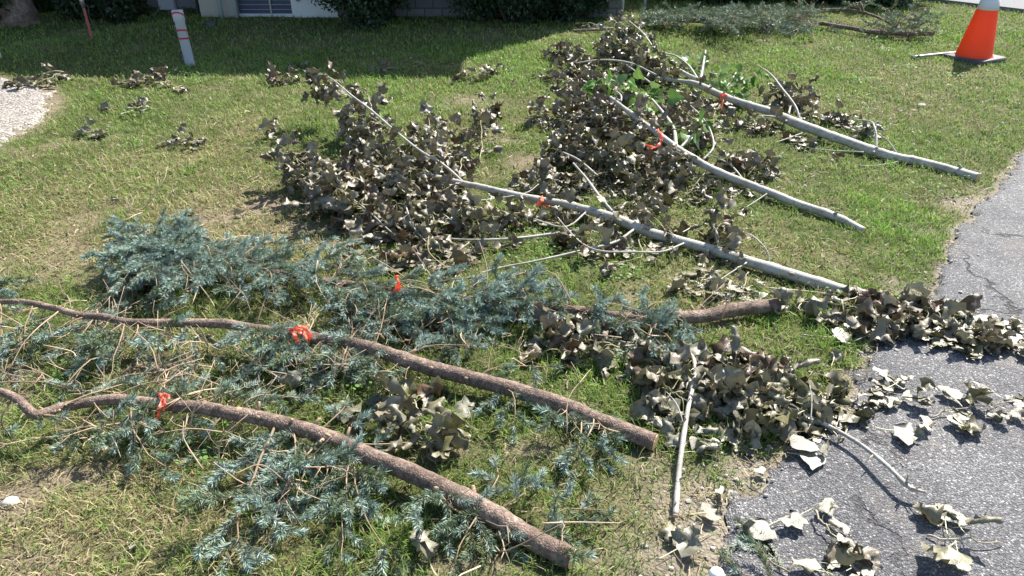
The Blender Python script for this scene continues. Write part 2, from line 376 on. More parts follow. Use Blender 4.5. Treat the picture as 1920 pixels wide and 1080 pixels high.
def az(x, y):
    s = asph_sd(x, y); return .006 + .014 * np.clip(-s / .04, 0, 1) + (fbm(x * 3, y * 3, 41, 2) - .5) * .008 - .03 * (s > 0)
tag(sheet('asphalt_driveway', ax_, ay_, az, lambda x, y: np.full((len(x), 3), .5), M_ASPH, lambda x, y: asph_sd(x, y) < .02), kind='structure')
# gravel and road
def gvz(x, y):
    g = np.full(np.shape(x), 9.)
    for i in range(len(GP)): g = np.minimum(g, seg_dist(x, y, GP[i], GP[(i + 1) % len(GP)]))
    s_ = np.where(inpoly(x, y, GP), g, -g) + (fbm(x * 10, y * 10, 4, 3) - .5) * .22; return ground(x, y) + np.clip(s_ * .25, -.03, .014)
GX = np.arange(GP[:, 0].min(), GP[:, 0].max() + .2, .02); GY = np.arange(GP[:, 1].min() - .2, GP[:, 1].max() + .2, .02)
tag(sheet('gravel_path', GX, GY, gvz, lambda x, y: np.full((len(x), 3), .5), M_GRAVEL), kind='structure')
r0 = Pf(1745, 4); r1 = Pf(1925, 26); r2 = Pf(2500, 90)
mb = MB(); rd = [r0[:2] + [-3, .6], r0[:2], r1[:2], r2[:2]]
vs = [(p[0], p[1], .05) for p in rd] + [(p[0] + 3, p[1] + 14, .05) for p in rd]
vs += [(p[0], p[1], -.06) for p in rd]
mb.add(vs, None, [(0, 1, 5, 4), (1, 2, 6, 5), (2, 3, 7, 6), (8, 9, 1, 0), (9, 10, 2, 1), (10, 11, 3, 2)]); tag(mb.build('street', M_ROAD, smooth=False), kind='structure')
# loose stones at the asphalt edge
def stones(name, pts, smin, smax, mat):
    mb = MB(); t = (1 + 5 ** .5) / 2
    iv = norm(np.array([(-1, t, 0), (1, t, 0), (-1, -t, 0), (1, -t, 0), (0, -1, t), (0, 1, t), (0, -1, -t), (0, 1, -t), (t, 0, -1), (t, 0, 1), (-t, 0, -1), (-t, 0, 1)]))
    it = np.array([(0, 11, 5), (0, 5, 1), (0, 1, 7), (0, 7, 10), (0, 10, 11), (1, 5, 9), (5, 11, 4), (11, 10, 2), (10, 7, 6), (7, 1, 8), (3, 9, 4), (3, 4, 2), (3, 2, 6), (3, 6, 8), (3, 8, 9), (4, 9, 5), (2, 4, 11), (6, 2, 10), (8, 6, 7), (9, 8, 1)])
    for p in pts:
        s = smin + (smax - smin) * rng.random() ** 3
        v = iv * (.7 + .6 * rng.random((12, 1))) * s * np.array([1, 1, .6]); mb.add(v + p + [0, 0, s * .3], it)
    return mb.build(name, mat, smooth=False)
cand = np.stack([rng.uniform(.3, 4, 24000), rng.uniform(1.1, 6, 24000)], -1); sdv = asph_sd(cand[:, 0], cand[:, 1])
k = (rng.random(len(cand)) < np.exp(-((sdv - .06) / .12) ** 2) * np.where(cand[:, 1] < 3.2, 1, .35)); cand = cand[k][:2600]; g = ground(cand[:, 0], cand[:, 1]); g = np.where(asph_sd(cand[:, 0], cand[:, 1]) < 0, .02, g)
tag(stones('loose_gravel', np.column_stack([cand, g]), .002, .009, M_STONE), 'small loose stones along the broken asphalt edge', 'gravel', kind='stuff')

# ------------------------------------------------------------------ grass
def surf0(x, y): return np.where(asph_sd(x, y) < 0, .022, ground(x, y) + (fbm(x * 22, y * 22, 61, 2) - .5) * .012)
def batch(mb, V, quads, tris, col):
    """V: n,k,3 ; col n,k,3"""
    n, k, _ = V.shape; off = (np.arange(n) * k)[:, None, None]
    mb.add(V.reshape(-1, 3), None if tris is None else (np.asarray(tris)[None] + off).reshape(-1, 3), None if quads is None else (np.asarray(quads)[None] + off).reshape(-1, 4), col.reshape(-1, 3))
def blades(mb, x, y, h, wd, lean, cols, flat=None):
    n = len(x); z = ground(x, y) + (fbm(x * 22, y * 22, 61, 2) - .5) * .012
    a = rng.uniform(0, 2 * math.pi, n); d = np.stack([np.cos(a), np.sin(a), np.zeros(n)], -1)
    b = a + math.pi / 2 + rng.normal(0, .5, n); s = np.stack([np.cos(b), np.sin(b), np.zeros(n)], -1) * wd[:, None] / 2
    p0 = np.stack([x, y, z - .004], -1); up = np.array([0, 0, 1.])
    p1 = p0 + d * (h * lean * .35)[:, None] + up * (h * (1 - lean * .3) * .55)[:, None]
    p2 = p1 + d * (h * lean * .6)[:, None] + up * (h * (.45 - lean * .42))[:, None]
    p2[:, 2] = np.maximum(p2[:, 2], z + .004)
    V = np.stack([p0 - s, p0 + s, p1 + s * .85, p1 - s * .85, p2], 1)
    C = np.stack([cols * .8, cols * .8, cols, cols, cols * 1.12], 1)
    batch(mb, V, [(0, 1, 2, 3)], [(3, 2, 4)], C)
def scatter(n, y0, y1, wk=.78):
    y = rng.uniform(y0, y1, n * 3); x = rng.uniform(-1, 1, n * 3) * (wk * y1 + .55)
    k = np.abs(x) < wk * y + .55; return x[k][:n], y[k][:n]
mb = MB()
SHADE_LUSH = 0
for (y0, y1, dens, hh, ww) in ((1.0, 1.9, 15000, .046, .0031), (1.9, 2.8, 11500, .046, .0034), (2.8, 4.0, 8500, .045, .0038), (4.0, 5.6, 5800, .045, .0046), (5.6, 7.6, 3700, .045, .006), (7.6, 12.0, 1700, .048, .0085)):
    area = (y1 - y0) * 2 * (.78 * (y0 + y1) / 2 + .55); n = int(area * dens)
    x, y = scatter(n, y0, y1); bare, dry, lush, sd, gs, gd = masks(x, y)
    cl = fbm(x * 16, y * 16, 71, 2)
    dens_p = (1 - .93 * bare) * (.45 + .9 * cl) * (.75 + .35 * lush) * (1 - .1 * dry)
    k = (rng.random(len(x)) < dens_p) & (sd > .01) & ~(gs & (gd > .06)) 
    x, y, bare, dry, lush, cl = (q[k] for q in (x, y, bare, dry, lush, cl)); n = len(x)
    green = np.stack([.16 + .07 * rng.random(n), .24 + .09 * rng.random(n), .05 + .03 * rng.random(n)], -1)
    lushc = np.stack([.16 + .07 * rng.random(n), .30 + .09 * rng.random(n), .04 + .02 * rng.random(n)], -1)
    straw = np.array([.37, .32, .165]) * (.65 + .7 * rng.random(n))[:, None]
    c = green * (1 - lush[:, None] * .75) + lushc * lush[:, None] * .75
    ps = .07 + .42 * dry + .2 * bare; iss = rng.random(n) < ps * (1 - .6 * lush)
    c[iss] = straw[iss]
    tf = fbm(x * 9, y * 9, 87, 2)[:, None]; c = c * (.7 + .6 * tf)
    h = hh * rng.uniform(.5, 1.25, n) * (.7 + .7 * cl) * (1 + .25 * lush) * (1 - .25 * bare)
    lean = np.clip(rng.normal(.62, .2, n), .1, .98); lean[iss] = np.clip(rng.normal(.86, .12, iss.sum()), .3, 1)
    h[iss] *= 1.15
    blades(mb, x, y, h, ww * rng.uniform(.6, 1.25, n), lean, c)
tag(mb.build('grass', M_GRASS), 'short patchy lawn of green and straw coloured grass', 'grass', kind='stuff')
# dead straw lying flat over soil and thatch
mb = MB()
for (y0, y1, nn_) in ((1.0, 2.4, 16000), (2.4, 4.2, 15000), (4.2, 7, 12000)):
    x, y = scatter(nn_, y0, y1, .72); bare, dry, lush, sd, gs, gd = masks(x, y)
    k = (sd > -.03) & ~(gs & (gd > .05)) & (rng.random(len(x)) < .08 + .65 * np.maximum(dry, bare * .6)); x, y = x[k], y[k]; n = len(x); z = surf0(x, y) + rng.uniform(.002, .012, n)
    a = rng.uniform(0, math.pi, n); l = rng.uniform(.015, .06, n); d = np.stack([np.cos(a), np.sin(a), rng.normal(0, .12, n)], -1) * l[:, None] / 2; w_ = np.stack([-np.sin(a), np.cos(a), rng.normal(0, .5, n)], -1) * (.0008 + .0004 * y)[:, None]
    p = np.stack([x, y, z], -1); b_ = rng.normal(0, .006, (n, 3)); c = np.array([.38, .32, .20]) * rng.uniform(.45, 1.25, (n, 1))
    batch(mb, np.stack([p - d - w_, p - d + w_, p + b_ + w_, p + b_ - w_, p + d + w_, p + d - w_], 1), [(0, 1, 2, 3), (3, 2, 4, 5)], None, np.repeat(c[:, None], 6, 1))
tag(mb.build('dead_straw', M_GRASS), 'dry straw lying over soil and lawn', 'straw', kind='stuff')
# taller seed stalks / coarse blades
mb = MB()
x, y = scatter(6500, 1.0, 6.5); bare, dry, lush, sd, gs, gd = masks(x, y)
k = (sd > .03) & ~gs & (rng.random(len(x)) < .75 * (1 - bare) * (.3 + fbm(x * 3, y * 3, 99, 3) ** 2)); x, y, lush = x[k], y[k], lush[k]; n = len(x)
c = np.where(rng.random((n, 1)) < .55, np.array([.38, .34, .19]), np.array([.21, .31, .08])) * (.7 + .5 * rng.random((n, 1)))
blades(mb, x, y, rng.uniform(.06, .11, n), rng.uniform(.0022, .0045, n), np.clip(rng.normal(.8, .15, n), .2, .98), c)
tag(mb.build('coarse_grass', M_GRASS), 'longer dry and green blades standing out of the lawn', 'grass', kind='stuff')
# clover and broadleaf weeds
mb = MB()
cx, cy = scatter(260, 1.4, 9); lu = blob(cx, cy, LUSH); kk = (rng.random(len(cx)) < .25 + lu) & (asph_sd(cx, cy) > .08) & ~inpoly(cx, cy, GP); cx, cy = cx[kk], cy[kk]
th = np.linspace(0, 2 * math.pi, 7)[:-1]
for a, b in zip(cx, cy):
    m = rng.integers(20, 70); x = a + rng.normal(0, .07, m); y = b + rng.normal(0, .07, m); z = ground(x, y) + rng.uniform(.018, .042, m); r = rng.uniform(.004, .009, m)
    nn = rng.normal(0, .35, (m, 2)); V = np.stack([x[:, None] + r[:, None] * np.cos(th), y[:, None] + r[:, None] * np.sin(th), z[:, None] + r[:, None] * (nn[:, :1] * np.cos(th) + nn[:, 1:] * np.sin(th))], -1)
    cc = np.array([.12, .24, .045]) * rng.uniform(.7, 1.4, (m, 1)); batch(mb, V, [(0, 1, 2, 3), (0, 3, 4, 5)], None, np.repeat(cc[:, None], 6, 1))
tag(mb.build('clover', M_GRASS), 'round leaved clover and weeds in the lawn', 'weeds', kind='stuff')
# clover flowers: small white heads
mb = MB()
fl = [(1600, 270), (1624, 196), (1640, 205), (1690, 207), (1706, 214), (1712, 248), (1727, 198), (1766, 205), (1713, 270), (1511, 312), (1480, 260), (1463, 294), (1670, 222), (1510, 348), (1800, 250), (1640, 190), (1570, 215), (1750, 160), (1850, 190), (1560, 300), (700, 100), (770, 108), (820, 90), (560, 130), (280, 110), (220, 95), (640, 90), (900, 95), (1880, 230), (1540, 255)]
for px, py in fl:
    p = P(px, py, .035); pts = p + norm(rng.normal(0, 1, (26, 3))) * .0075
    d = norm(pts - p); s = norm(np.cross(d, rng.normal(0, 1, (26, 3)))) * .003
    batch(mb, np.stack([p + s * .3, p - s * .3, pts - s, pts + s], 1), [(0, 1, 2, 3)], None, np.full((26, 4, 3), .62))
    tube(mb, [p, p - [0, 0, .04]], .001, 4, (.12, .2, .05))
tag(mb.build('clover_flowers', M_GRASS), 'tiny white clover flower heads dotted in the grass', 'flowers', kind='stuff')

# ------------------------------------------------------------------ poplar leaves
def leaf_template(g, wilt):
    nt, nu = 10, 7; T_ = np.linspace(0, 1, nt) ** .85
    hw = np.interp(T_, [0, .07, .16, .27, .42, .6, .8, .93, 1], [.20, .40, .49, .50, .42, .28, .13, .045, .004])
    u = np.linspace(-1, 1, nu); U, TT = np.meshgrid(u, T_); HW = np.repeat(hw[:, None], nu, 1)
    ser = 1 + .035 * ((np.arange(nt) % 2) * 2 - 1)[:, None] * (np.abs(U) > .99); ser[0] = ser[-1] = 1
    X = U * HW * ser; Y = TT - .07 * (np.abs(U) ** 2) * (TT < .2); Z = np.zeros_like(X)
    ph = g.uniform(0, 6.28, 6); am = .075 if wilt else .018
    Z += am * (np.sin(X * 14 + ph[0] + Y * 5) + np.sin(Y * 13 + ph[1] - X * 7) * .9 + np.sin(X * 23 + Y * 19 + ph[2]) * .5) * (.4 + np.abs(U))
    Z += (g.uniform(-.15, .55) if wilt else g.uniform(0, .25)) * np.abs(X)
    kx = g.choice([-1, 1]) * (g.uniform(1.2, 5.2) if wilt else g.uniform(.1, .9)); ky = g.choice([-1, 1, 1]) * (g.uniform(.5, 2.5) if wilt else g.uniform(.1, .7))
    a = kx * X * (1 + .5 * (Y - .4) * g.uniform(-1, 1)); X2 = np.sin(a) / kx - Z * np.sin(a); Z2 = (1 - np.cos(a)) / kx + Z * np.cos(a)
    b = ky * (Y - .2); Y2 = np.sin(b) / ky - Z2 * np.sin(b) + .2; Z3 = (1 - np.cos(b)) / ky + Z2 * np.cos(b)
    tw = g.uniform(-1, 1) * (1.3 if wilt else .3) * Y2; X3 = X2 * np.cos(tw) - Z3 * np.sin(tw); Z4 = X2 * np.sin(tw) + Z3 * np.cos(tw)
    V = np.stack([X3, Y2, Z4], -1).reshape(-1, 3); base = V[nu // 2].copy(); V -= base
    i = np.arange(nt - 1)[:, None] * nu; j = np.arange(nu - 1)[None]; q = np.stack([i + j, i + j + 1, i + nu + j + 1, i + nu + j], -1).reshape(-1, 4)
    fl = np.zeros(len(V)); fl[nu // 2::nu] = .35; fl = fl + .10 * ((np.arange(len(V)) // nu) % 2 == 0)
    # petiole
    c = g.uniform(-.3, .3); t = np.linspace(0, 1, 5); pp = np.stack([c * np.sin(t * 2.5) * .3, -.62 * t, -.15 * np.sin(t * 3) * g.uniform(-1, 1)], -1)
    k = len(V); s = np.array([.013, 0, .009]); V = np.vstack([V, pp - s, pp + s]); q = np.vstack([q, [(k + a_, k + a_ + 1, k + a_ + 6, k + a_ + 5) for a_ in range(4)]]); fl = np.concatenate([fl, np.ones(10)])
    return V, q, fl
gg = np.random.default_rng(5)
WT = [leaf_template(gg, True) for _ in range(26)]; FT = [leaf_template(gg, False) for _ in range(8)]
def wcol(n, kind='wilt'):
    r = rng.random((n, 1)); c = np.where(r < .5, np.array([.17, .14, .078]), np.where(r < .72, np.array([.12, .112, .045]), np.where(r < .88, np.array([.11, .068, .035]), np.array([.27, .24, .165]))))
    if kind == 'brown': c = np.where(r < .5, np.array([.125, .078, .042]), np.array([.19, .148, .09]))
    if kind == 'olive': c = np.where(r < .55, np.array([.135, .125, .048]), np.array([.20, .175, .10]))
    if kind == 'pale': c = np.where(r < .5, np.array([.24, .23, .165]), np.array([.18, .17, .11]))
    if kind == 'green': c = np.where(r < .6, np.array([.12, .235, .045]), np.array([.17, .30, .07]))
    return c * (1 if kind == 'green' else .8) * rng.uniform(.62, 1.3, (n, 1))
def leaves(mb, att, d, size, cols, wilt=True, lift=0.0, nrm=None):
    """att: petiole end; d: tip direction"""
    n = len(att); d = norm(d); r = rng.normal(0, 1, (n, 3)) if nrm is None else nrm
    z = norm(r - d * (r * d).sum(1, keepdims=True)); x = np.cross(d, z); Ts = WT if wilt else FT
    vid = rng.integers(0, len(Ts), n); pet = rng.uniform(.45, .62, n)
    org = att + d * (size * pet)[:, None]
    for t in range(len(Ts)):
        k = np.where(vid == t)[0]
        if not len(k): continue
        V, q, fl = Ts[t]
        W = org[k][:, None] + size[k][:, None, None] * (V[None, :, 0:1] * x[k][:, None] + V[None, :, 1:2] * d[k][:, None] + V[None, :, 2:3] * z[k][:, None])
        g = surf(W[..., 0], W[..., 1]) + (.004 + .02 * rng.random(len(k)))[:, None] + lift
        low = W[..., 2] < g; W[..., 2] = np.where(low, g + (g - W[..., 2]) * .12, W[..., 2])
        C = cols[k][:, None] * (.95 + .9 * (fl[None, :, None] < .6) * fl[None, :, None]); f = (fl > .9)[None, :, None]
        C = np.where(f, np.array([.30, .31, .10]) * .9, C)
        batch(mb, W, q, None, C)
def surf(x, y): return np.where(asph_sd(x, y) < 0, .022, ground(x, y))
def px_path(pts, dia=None):
    """(px,py,z[,dia]) list to world points and radii"""
    W = np.array([P(p[0], p[1], p[2]) for p in pts]); r = None
    if len(pts[0]) > 3: r = np.array([p[3] / 2 / S(p[1]) for p in pts])
    return W, r
def leafy(parent, pts, rad, n_, kind='wilt', size=(.065, .102), wilt=True, hang=.7, name='leafy_twig', twigcol=(.32, .28, .2), label=None, tw=.0035, flat=False):
    n = int(n_ * (1.3 if name != 'twig' else 1)); W, _ = px_path(pts); m = max(8, len(pts) * 5); path, _r = smooth_path(W, np.ones(len(W)), m)
    path = path + np.stack([vnoise(np.arange(m) * .7, np.full(m, s), int(n) + 3) - .5 for s in (1, 2, 3)], -1) * .015
    b = MB(); tube(b, path, np.linspace(tw, tw * .4, m), 5, twigcol)
    u = rng.random(n) ** .85 * (m - 1.001); i = u.astype(int); f = (u - i)[:, None]; ax = path[i] * (1 - f) + path[i + 1] * f
    tan = norm(path[np.minimum(i + 1, m - 1)] - path[i])
    rr = rng.normal(0, 1, (n, 3)); rr -= tan * (rr * tan).sum(1, keepdims=True) * .6; rr = norm(rr)
    off = rr * (rad * rng.random(n) ** .6)[:, None]; off[:, 2] *= .35 if (flat or name == 'twig') else .95
    att = ax + off * (.85 if not flat and name != 'twig' else 1); att[:, 2] = np.maximum(att[:, 2], surf(att[:, 0], att[:, 1]) + .012)
    # yellowish side shoots carrying the petioles
    for k in rng.choice(n, min(n, max(3, n // 4)), False):
        tube(b, [ax[k], (ax[k] + att[k]) / 2 + [0, 0, .012], att[k]], [.0018, .0014, .001], 4, (.33, .33, .13))
    d = rr * .8 + rng.normal(0, .45, (n, 3)) + np.array([0, 0, -hang]) + tan * .2
    if flat or name == 'twig': d[:, 2] *= .35
    o = b.build(name, M_TWIG, parent)
    if label: o['label'] = label
    lb = MB(); leaves(lb, att, d, rng.uniform(*size, n), wcol(n, kind), wilt); lb.build('leaves', M_GREEN if kind == 'green' else M_LEAF, o)
    return o
def limb(parent, name, pts, mat, sides=12, jit=.06, col=(.4, .38, .33), step=.012, knots=0):
    W, r = px_path(pts); L = np.linalg.norm(np.diff(W, axis=0), axis=1).sum(); m = max(8, int(L / step)); pa, ra = smooth_path(W, r, m)
    sdd = rng.random() * 50
    pa = pa + (np.stack([vnoise(np.arange(m) * .09, np.full(m, k + sdd), 7) for k in (1, 2, 3)], -1) - .5) * min(.006, r.max() * .4)
    pa[:, 2] = np.maximum(pa[:, 2], surf(pa[:, 0], pa[:, 1]) + ra * .9)
    for _ in range(knots):
        c = rng.integers(3, m - 2); ra = ra * (1 + .12 * np.exp(-((np.arange(m) - c) / 1.6) ** 2))
    b = MB(); tube(b, pa, ra, sides, col, True, jit, sdd); o = b.build(name, mat, parent); return o, pa, ra
def cutface(parent, pa, ra, k=0, name='cut_end'):
    d = norm(pa[0] - pa[2]) if k == 0 else norm(pa[-1] - pa[-3]); p = pa[k] + d * .0015; r = ra[k] * .93; b = MB()
    u = norm(np.cross(d, [0, 0, 1.])); v = np.cross(d, u); th = np.linspace(0, 2 * math.pi, 19)[:-1]
    V = p + r * (1 + .04 * rng.normal(0, 1, (18, 1))) * (np.cos(th)[:, None] * u + np.sin(th)[:, None] * v); V = np.vstack([V, V + d * .002, [p + d * .003]])
    q = [(i, (i + 1) % 18, 18 + (i + 1) % 18, 18 + i) for i in range(18)]; t = [(18 + i, 18 + (i + 1) % 18, 36) for i in range(18)]; b.add(V, t, q); return b.build(name, M_WOOD, parent, smooth=False)
def poplar(label, stem, sides, clusters, group=None, flat=False):
    root = empty('poplar_branch', tuple(P(stem[0][0], stem[0][1], 0)), label, 'branch', group)
    st, pa, ra = limb(root, 'stem', stem, M_PBARK, 16, .03, knots=9); cutface(st, pa, ra)
    for _k in range(7):
        j = rng.integers(4, len(pa) // 2 + 4); d_ = norm(norm(pa[j] - pa[j - 1]) * -.6 + rng.normal(0, .6, 3) + [0, 0, .5]); l_ = ra[j] + rng.uniform(.008, .035); sb = MB()
        tube(sb, [pa[j] + d_ * ra[j] * .5, pa[j] + d_ * (ra[j] + l_) * .55, pa[j] + d_ * l_], [ra[j] * .45, ra[j] * .3, ra[j] * .2], 8, (.30, .26, .2)); sb.build('branch_stub', M_TWIG, st)
    for s in sides: limb(root, 'side_branch', [(a, b, c, d * (.72 - .012 * i_)) for i_, (a, b, c, d) in enumerate(s)], M_PBARK, 8, .05, step=.02, knots=2)
    for c in clusters: leafy(root, *c[:3], **dict(c[3] if len(c) > 3 else {}, flat=flat))
    return root
poplar('pale stripped poplar branch nearest the camera, its butt on the leafy heap at the asphalt',
    [(1592, 549, .02, 21), (1500, 520, .03, 21), (1400, 490, .035, 20), (1340, 470, .04, 19), (1270, 450, .045, 18), (1200, 430, .05, 18), (1150, 408, .06, 18), (1110, 395, .07, 15), (1060, 382, .075, 14), (1010, 375, .08, 13), (950, 362, .09, 12), (900, 350, .1, 11), (870, 345, .1, 10), (810, 330, .1, 8), (750, 318, .1, 6), (690, 318, .09, 4)],
    [[(1158, 408, .06, 9), (1120, 425, .06, 9), (1050, 437, .05, 9), (960, 448, .045, 8), (880, 450, .04, 6), (830, 446, .04, 4)],
     [(1190, 430, .05, 7), (1150, 455, .06, 7), (1080, 472, .05, 6), (1000, 490, .04, 6), (945, 500, .03, 4), (900, 512, .03, 3)],
     [(1155, 405, .07, 8), (1125, 370, .12, 7), (1100, 335, .16, 6), (1075, 305, .2, 4)],
     [(1282, 456, .05, 5), (1240, 472, .09, 5), (1180, 472, .1, 5), (1125, 470, .1, 5), (1090, 455, .09, 4), (1060, 425, .08, 3), (1040, 400, .08, 3)],
     [(872, 345, .1, 7), (830, 308, .16, 7), (790, 285, .2, 6), (740, 245, .25, 5), (700, 210, .29, 5), (660, 180, .32, 4), (625, 150, .34, 3), (600, 137, .35, 2)],
     [(760, 455, .04, 4), (730, 432, .08, 4), (690, 395, .12, 3.5), (645, 362, .14, 3), (600, 330, .15, 2.6), (560, 300, .18, 2), (535, 282, .2, 2)],
     [(1100, 397, .07, 5), (1060, 425, .06, 4), (1000, 410, .1, 3)], [(1345, 470, .05, 4), (1345, 440, .09, 4), (1335, 420, .11, 3)],
     [(1443, 495, .04, 4), (1438, 470, .09, 4), (1415, 445, .12, 3), (1398, 436, .13, 2)],
     [(705, 235, .2, 5), (692, 262, .15, 4), (700, 275, .12, 3)],
     [(870, 380, .1, 4), (930, 372, .09, 3), (985, 362, .09, 3), (1010, 345, .1, 2)],
     [(760, 385, .12, 4), (775, 425, .08, 4), (800, 455, .05, 3)],
     [(1400, 492, .05, 4), (1350, 525, .03, 3), (1330, 545, .02, 2)]],
    [([(660, 185, .3), (625, 150, .33), (600, 145, .33), (590, 165, .28)], .055, 30),
     ([(700, 210, .27), (690, 180, .27), (675, 165, .26)], .05, 12), ([(720, 235, .24), (680, 215, .22), (660, 235, .15)], .085, 32),
     ([(730, 250, .2), (690, 270, .14), (665, 300, .08)], .10, 55), ([(760, 270, .2), (720, 300, .12), (690, 340, .05)], .09, 40),
     ([(820, 310, .14), (810, 260, .14), (800, 215, .13)], .075, 52), ([(830, 320, .12), (835, 280, .1), (845, 250, .08)], .08, 40),
     ([(860, 330, .12), (870, 290, .1), (885, 275, .08)], .055, 14, dict(kind='brown')), ([(900, 300, .03), (905, 250, .06), (900, 215, .1), (915, 195, .1)], .055, 32),
     ([(560, 305, .18), (545, 288, .2), (535, 290, .17)], .05, 22), ([(600, 330, .18), (575, 320, .17), (560, 310, .15)], .06, 26), ([(650, 365, .18), (630, 350, .18), (610, 340, .17)], .055, 18),
     ([(650, 365, .13), (610, 345, .1), (585, 355, .05)], .08, 40), ([(700, 400, .1), (640, 380, .07), (580, 385, .03)], .08, 50),
     ([(720, 350, .09), (670, 335, .08), (610, 325, .06)], .075, 42), ([(780, 340, .1), (730, 345, .1), (690, 350, .09)], .09, 46),
     ([(850, 340, .1), (800, 330, .1), (750, 330, .1)], .085, 46), ([(830, 370, .1), (770, 380, .08), (720, 390, .06)], .09, 55),
     ([(870, 400, .05), (800, 420, .04), (740, 430, .03)], .085, 55), ([(900, 390, .05), (850, 380, .05), (800, 385, .05)], .08, 34),
     ([(760, 425, .03), (700, 425, .03), (650, 415, .02)], .08, 34, dict(kind='brown')), ([(1000, 395, .05), (940, 405, .05), (880, 415, .04)], .07, 44),
     ([(1090, 400, .06), (1050, 400, .05), (1010, 400, .04)], .06, 26), ([(1150, 430, .06), (1120, 450, .05), (1080, 470, .02)], .07, 26),
     ([(960, 450, .03), (860, 455, .03), (780, 460, .03)], .055, 36), ([(790, 455, .03), (755, 480, .02), (735, 500, .02)], .05, 22),
     ([(880, 455, .03), (840, 485, .03), (810, 520, .02)], .055, 24), ([(700, 440, .03), (670, 450, .04), (655, 455, .05)], .04, 9),
     ([(1150, 390, .1), (1180, 380, .1), (1200, 370, .08)], .06, 22, dict(kind='olive')), ([(1280, 455, .05), (1250, 430, .07), (1220, 400, .07)], .06, 24),
     ([(1345, 465, .07), (1345, 430, .1), (1375, 400, .13)], .055, 26), ([(1200, 450, .04), (1200, 480, .03), (1150, 495, .02)], .05, 16),
     ([(1340, 500, .02), (1310, 530, .02), (1290, 545, .015)], .05, 16, dict(kind='olive')), ([(1400, 510, .02), (1390, 540, .02), (1350, 550, .015)], .04, 10, dict(kind='pale'))])
poplar('pale poplar branch lying in the middle of the three, red tape near its fork',
    [(1619, 431, .02, 13), (1560, 405, .025, 15), (1500, 383, .03, 15), (1440, 360, .04, 15), (1390, 340, .06, 14), (1330, 315, .1, 13), (1290, 290, .13, 12), (1260, 270, .16, 11), (1220, 240, .2, 9), (1180, 210, .23, 7), (1145, 182, .26, 4)],
    [[(1268, 274, .16, 9), (1262, 240, .19, 8), (1240, 208, .22, 7), (1222, 186, .24, 4)], [(1275, 278, .15, 7), (1290, 262, .17, 6), (1300, 252, .19, 5)],
     [(1285, 290, .13, 9), (1245, 262, .12, 8), (1215, 236, .1, 6), (1190, 218, .08, 4)],
     [(1318, 300, .11, 5), (1338, 275, .15, 5), (1330, 240, .2, 4), (1312, 215, .24, 3), (1295, 198, .25, 2)],
     [(1400, 345, .06, 5), (1370, 310, .09, 4), (1330, 290, .11, 3)], [(1370, 335, .06, 4), (1330, 330, .06, 4), (1270, 332, .05, 3)],
     [(1160, 205, .22, 4), (1165, 182, .27, 4), (1156, 172, .29, 4)], [(1440, 362, .04, 4), (1405, 385, .02, 3), (1380, 398, .01, 2)], [(1120, 330, .1, 6), (1085, 300, .14, 5), (1055, 285, .17, 3)]],
    [([(1260, 265, .15), (1200, 255, .12), (1140, 245, .1)], .1, 60), ([(1220, 240, .18), (1170, 220, .16), (1120, 215, .12)], .1, 60, dict(kind='brown')),
     ([(1150, 190, .2), (1110, 190, .15), (1060, 190, .1)], .1, 60), ([(1120, 230, .1), (1060, 225, .06), (1000, 215, .04)], .09, 70),
     ([(1150, 280, .12), (1090, 280, .1), (1040, 270, .08)], .09, 55, dict(kind='olive')), ([(1100, 250, .14), (1070, 265, .14), (1040, 285, .1)], .08, 40),
     ([(1240, 290, .1), (1180, 300, .09), (1120, 300, .08)], .09, 60, dict(kind='olive')), ([(1290, 300, .1), (1230, 330, .08), (1180, 350, .05)], .09, 55),
     ([(1140, 320, .08), (1070, 340, .05), (990, 335, .03)], .07, 50), ([(1100, 350, .05), (1030, 360, .03), (970, 350, .02)], .06, 32),
     ([(1230, 350, .06), (1200, 380, .05), (1160, 400, .03)], .07, 30, dict(kind='olive')), ([(1330, 310, .09), (1310, 340, .07), (1280, 370, .05)], .065, 26, dict(kind='olive')),
     ([(1400, 330, .05), (1420, 310, .06), (1440, 310, .05)], .055, 20), ([(1345, 300, .1), (1370, 290, .1), (1400, 300, .08)], .06, 20),
     ([(1225, 200, .2), (1190, 170, .2), (1140, 160, .18)], .085, 56, dict(kind='green', wilt=False, tw=.002, size=(.075, .11))), ([(1170, 175, .24), (1150, 160, .24), (1130, 165, .22)], .07, 30, dict(kind='green', wilt=False, tw=.002, size=(.075, .11))), ([(1310, 225, .2), (1290, 238, .2), (1275, 245, .18)], .055, 14, dict(kind='green', wilt=False, size=(.08, .115))),
     ([(1255, 280, .17), (1275, 290, .16), (1290, 300, .14)], .03, 6, dict(kind='olive', size=(.08, .11))),
     ([(1330, 240, .15), (1290, 215, .14), (1260, 190, .12)], .07, 26, dict(kind='olive')), ([(1300, 260, .1), (1290, 240, .08), (1250, 240, .08)], .09, 40, dict(kind='brown')),
     ([(1350, 345, .03), (1380, 365, .02), (1400, 350, .03)], .05, 10)])
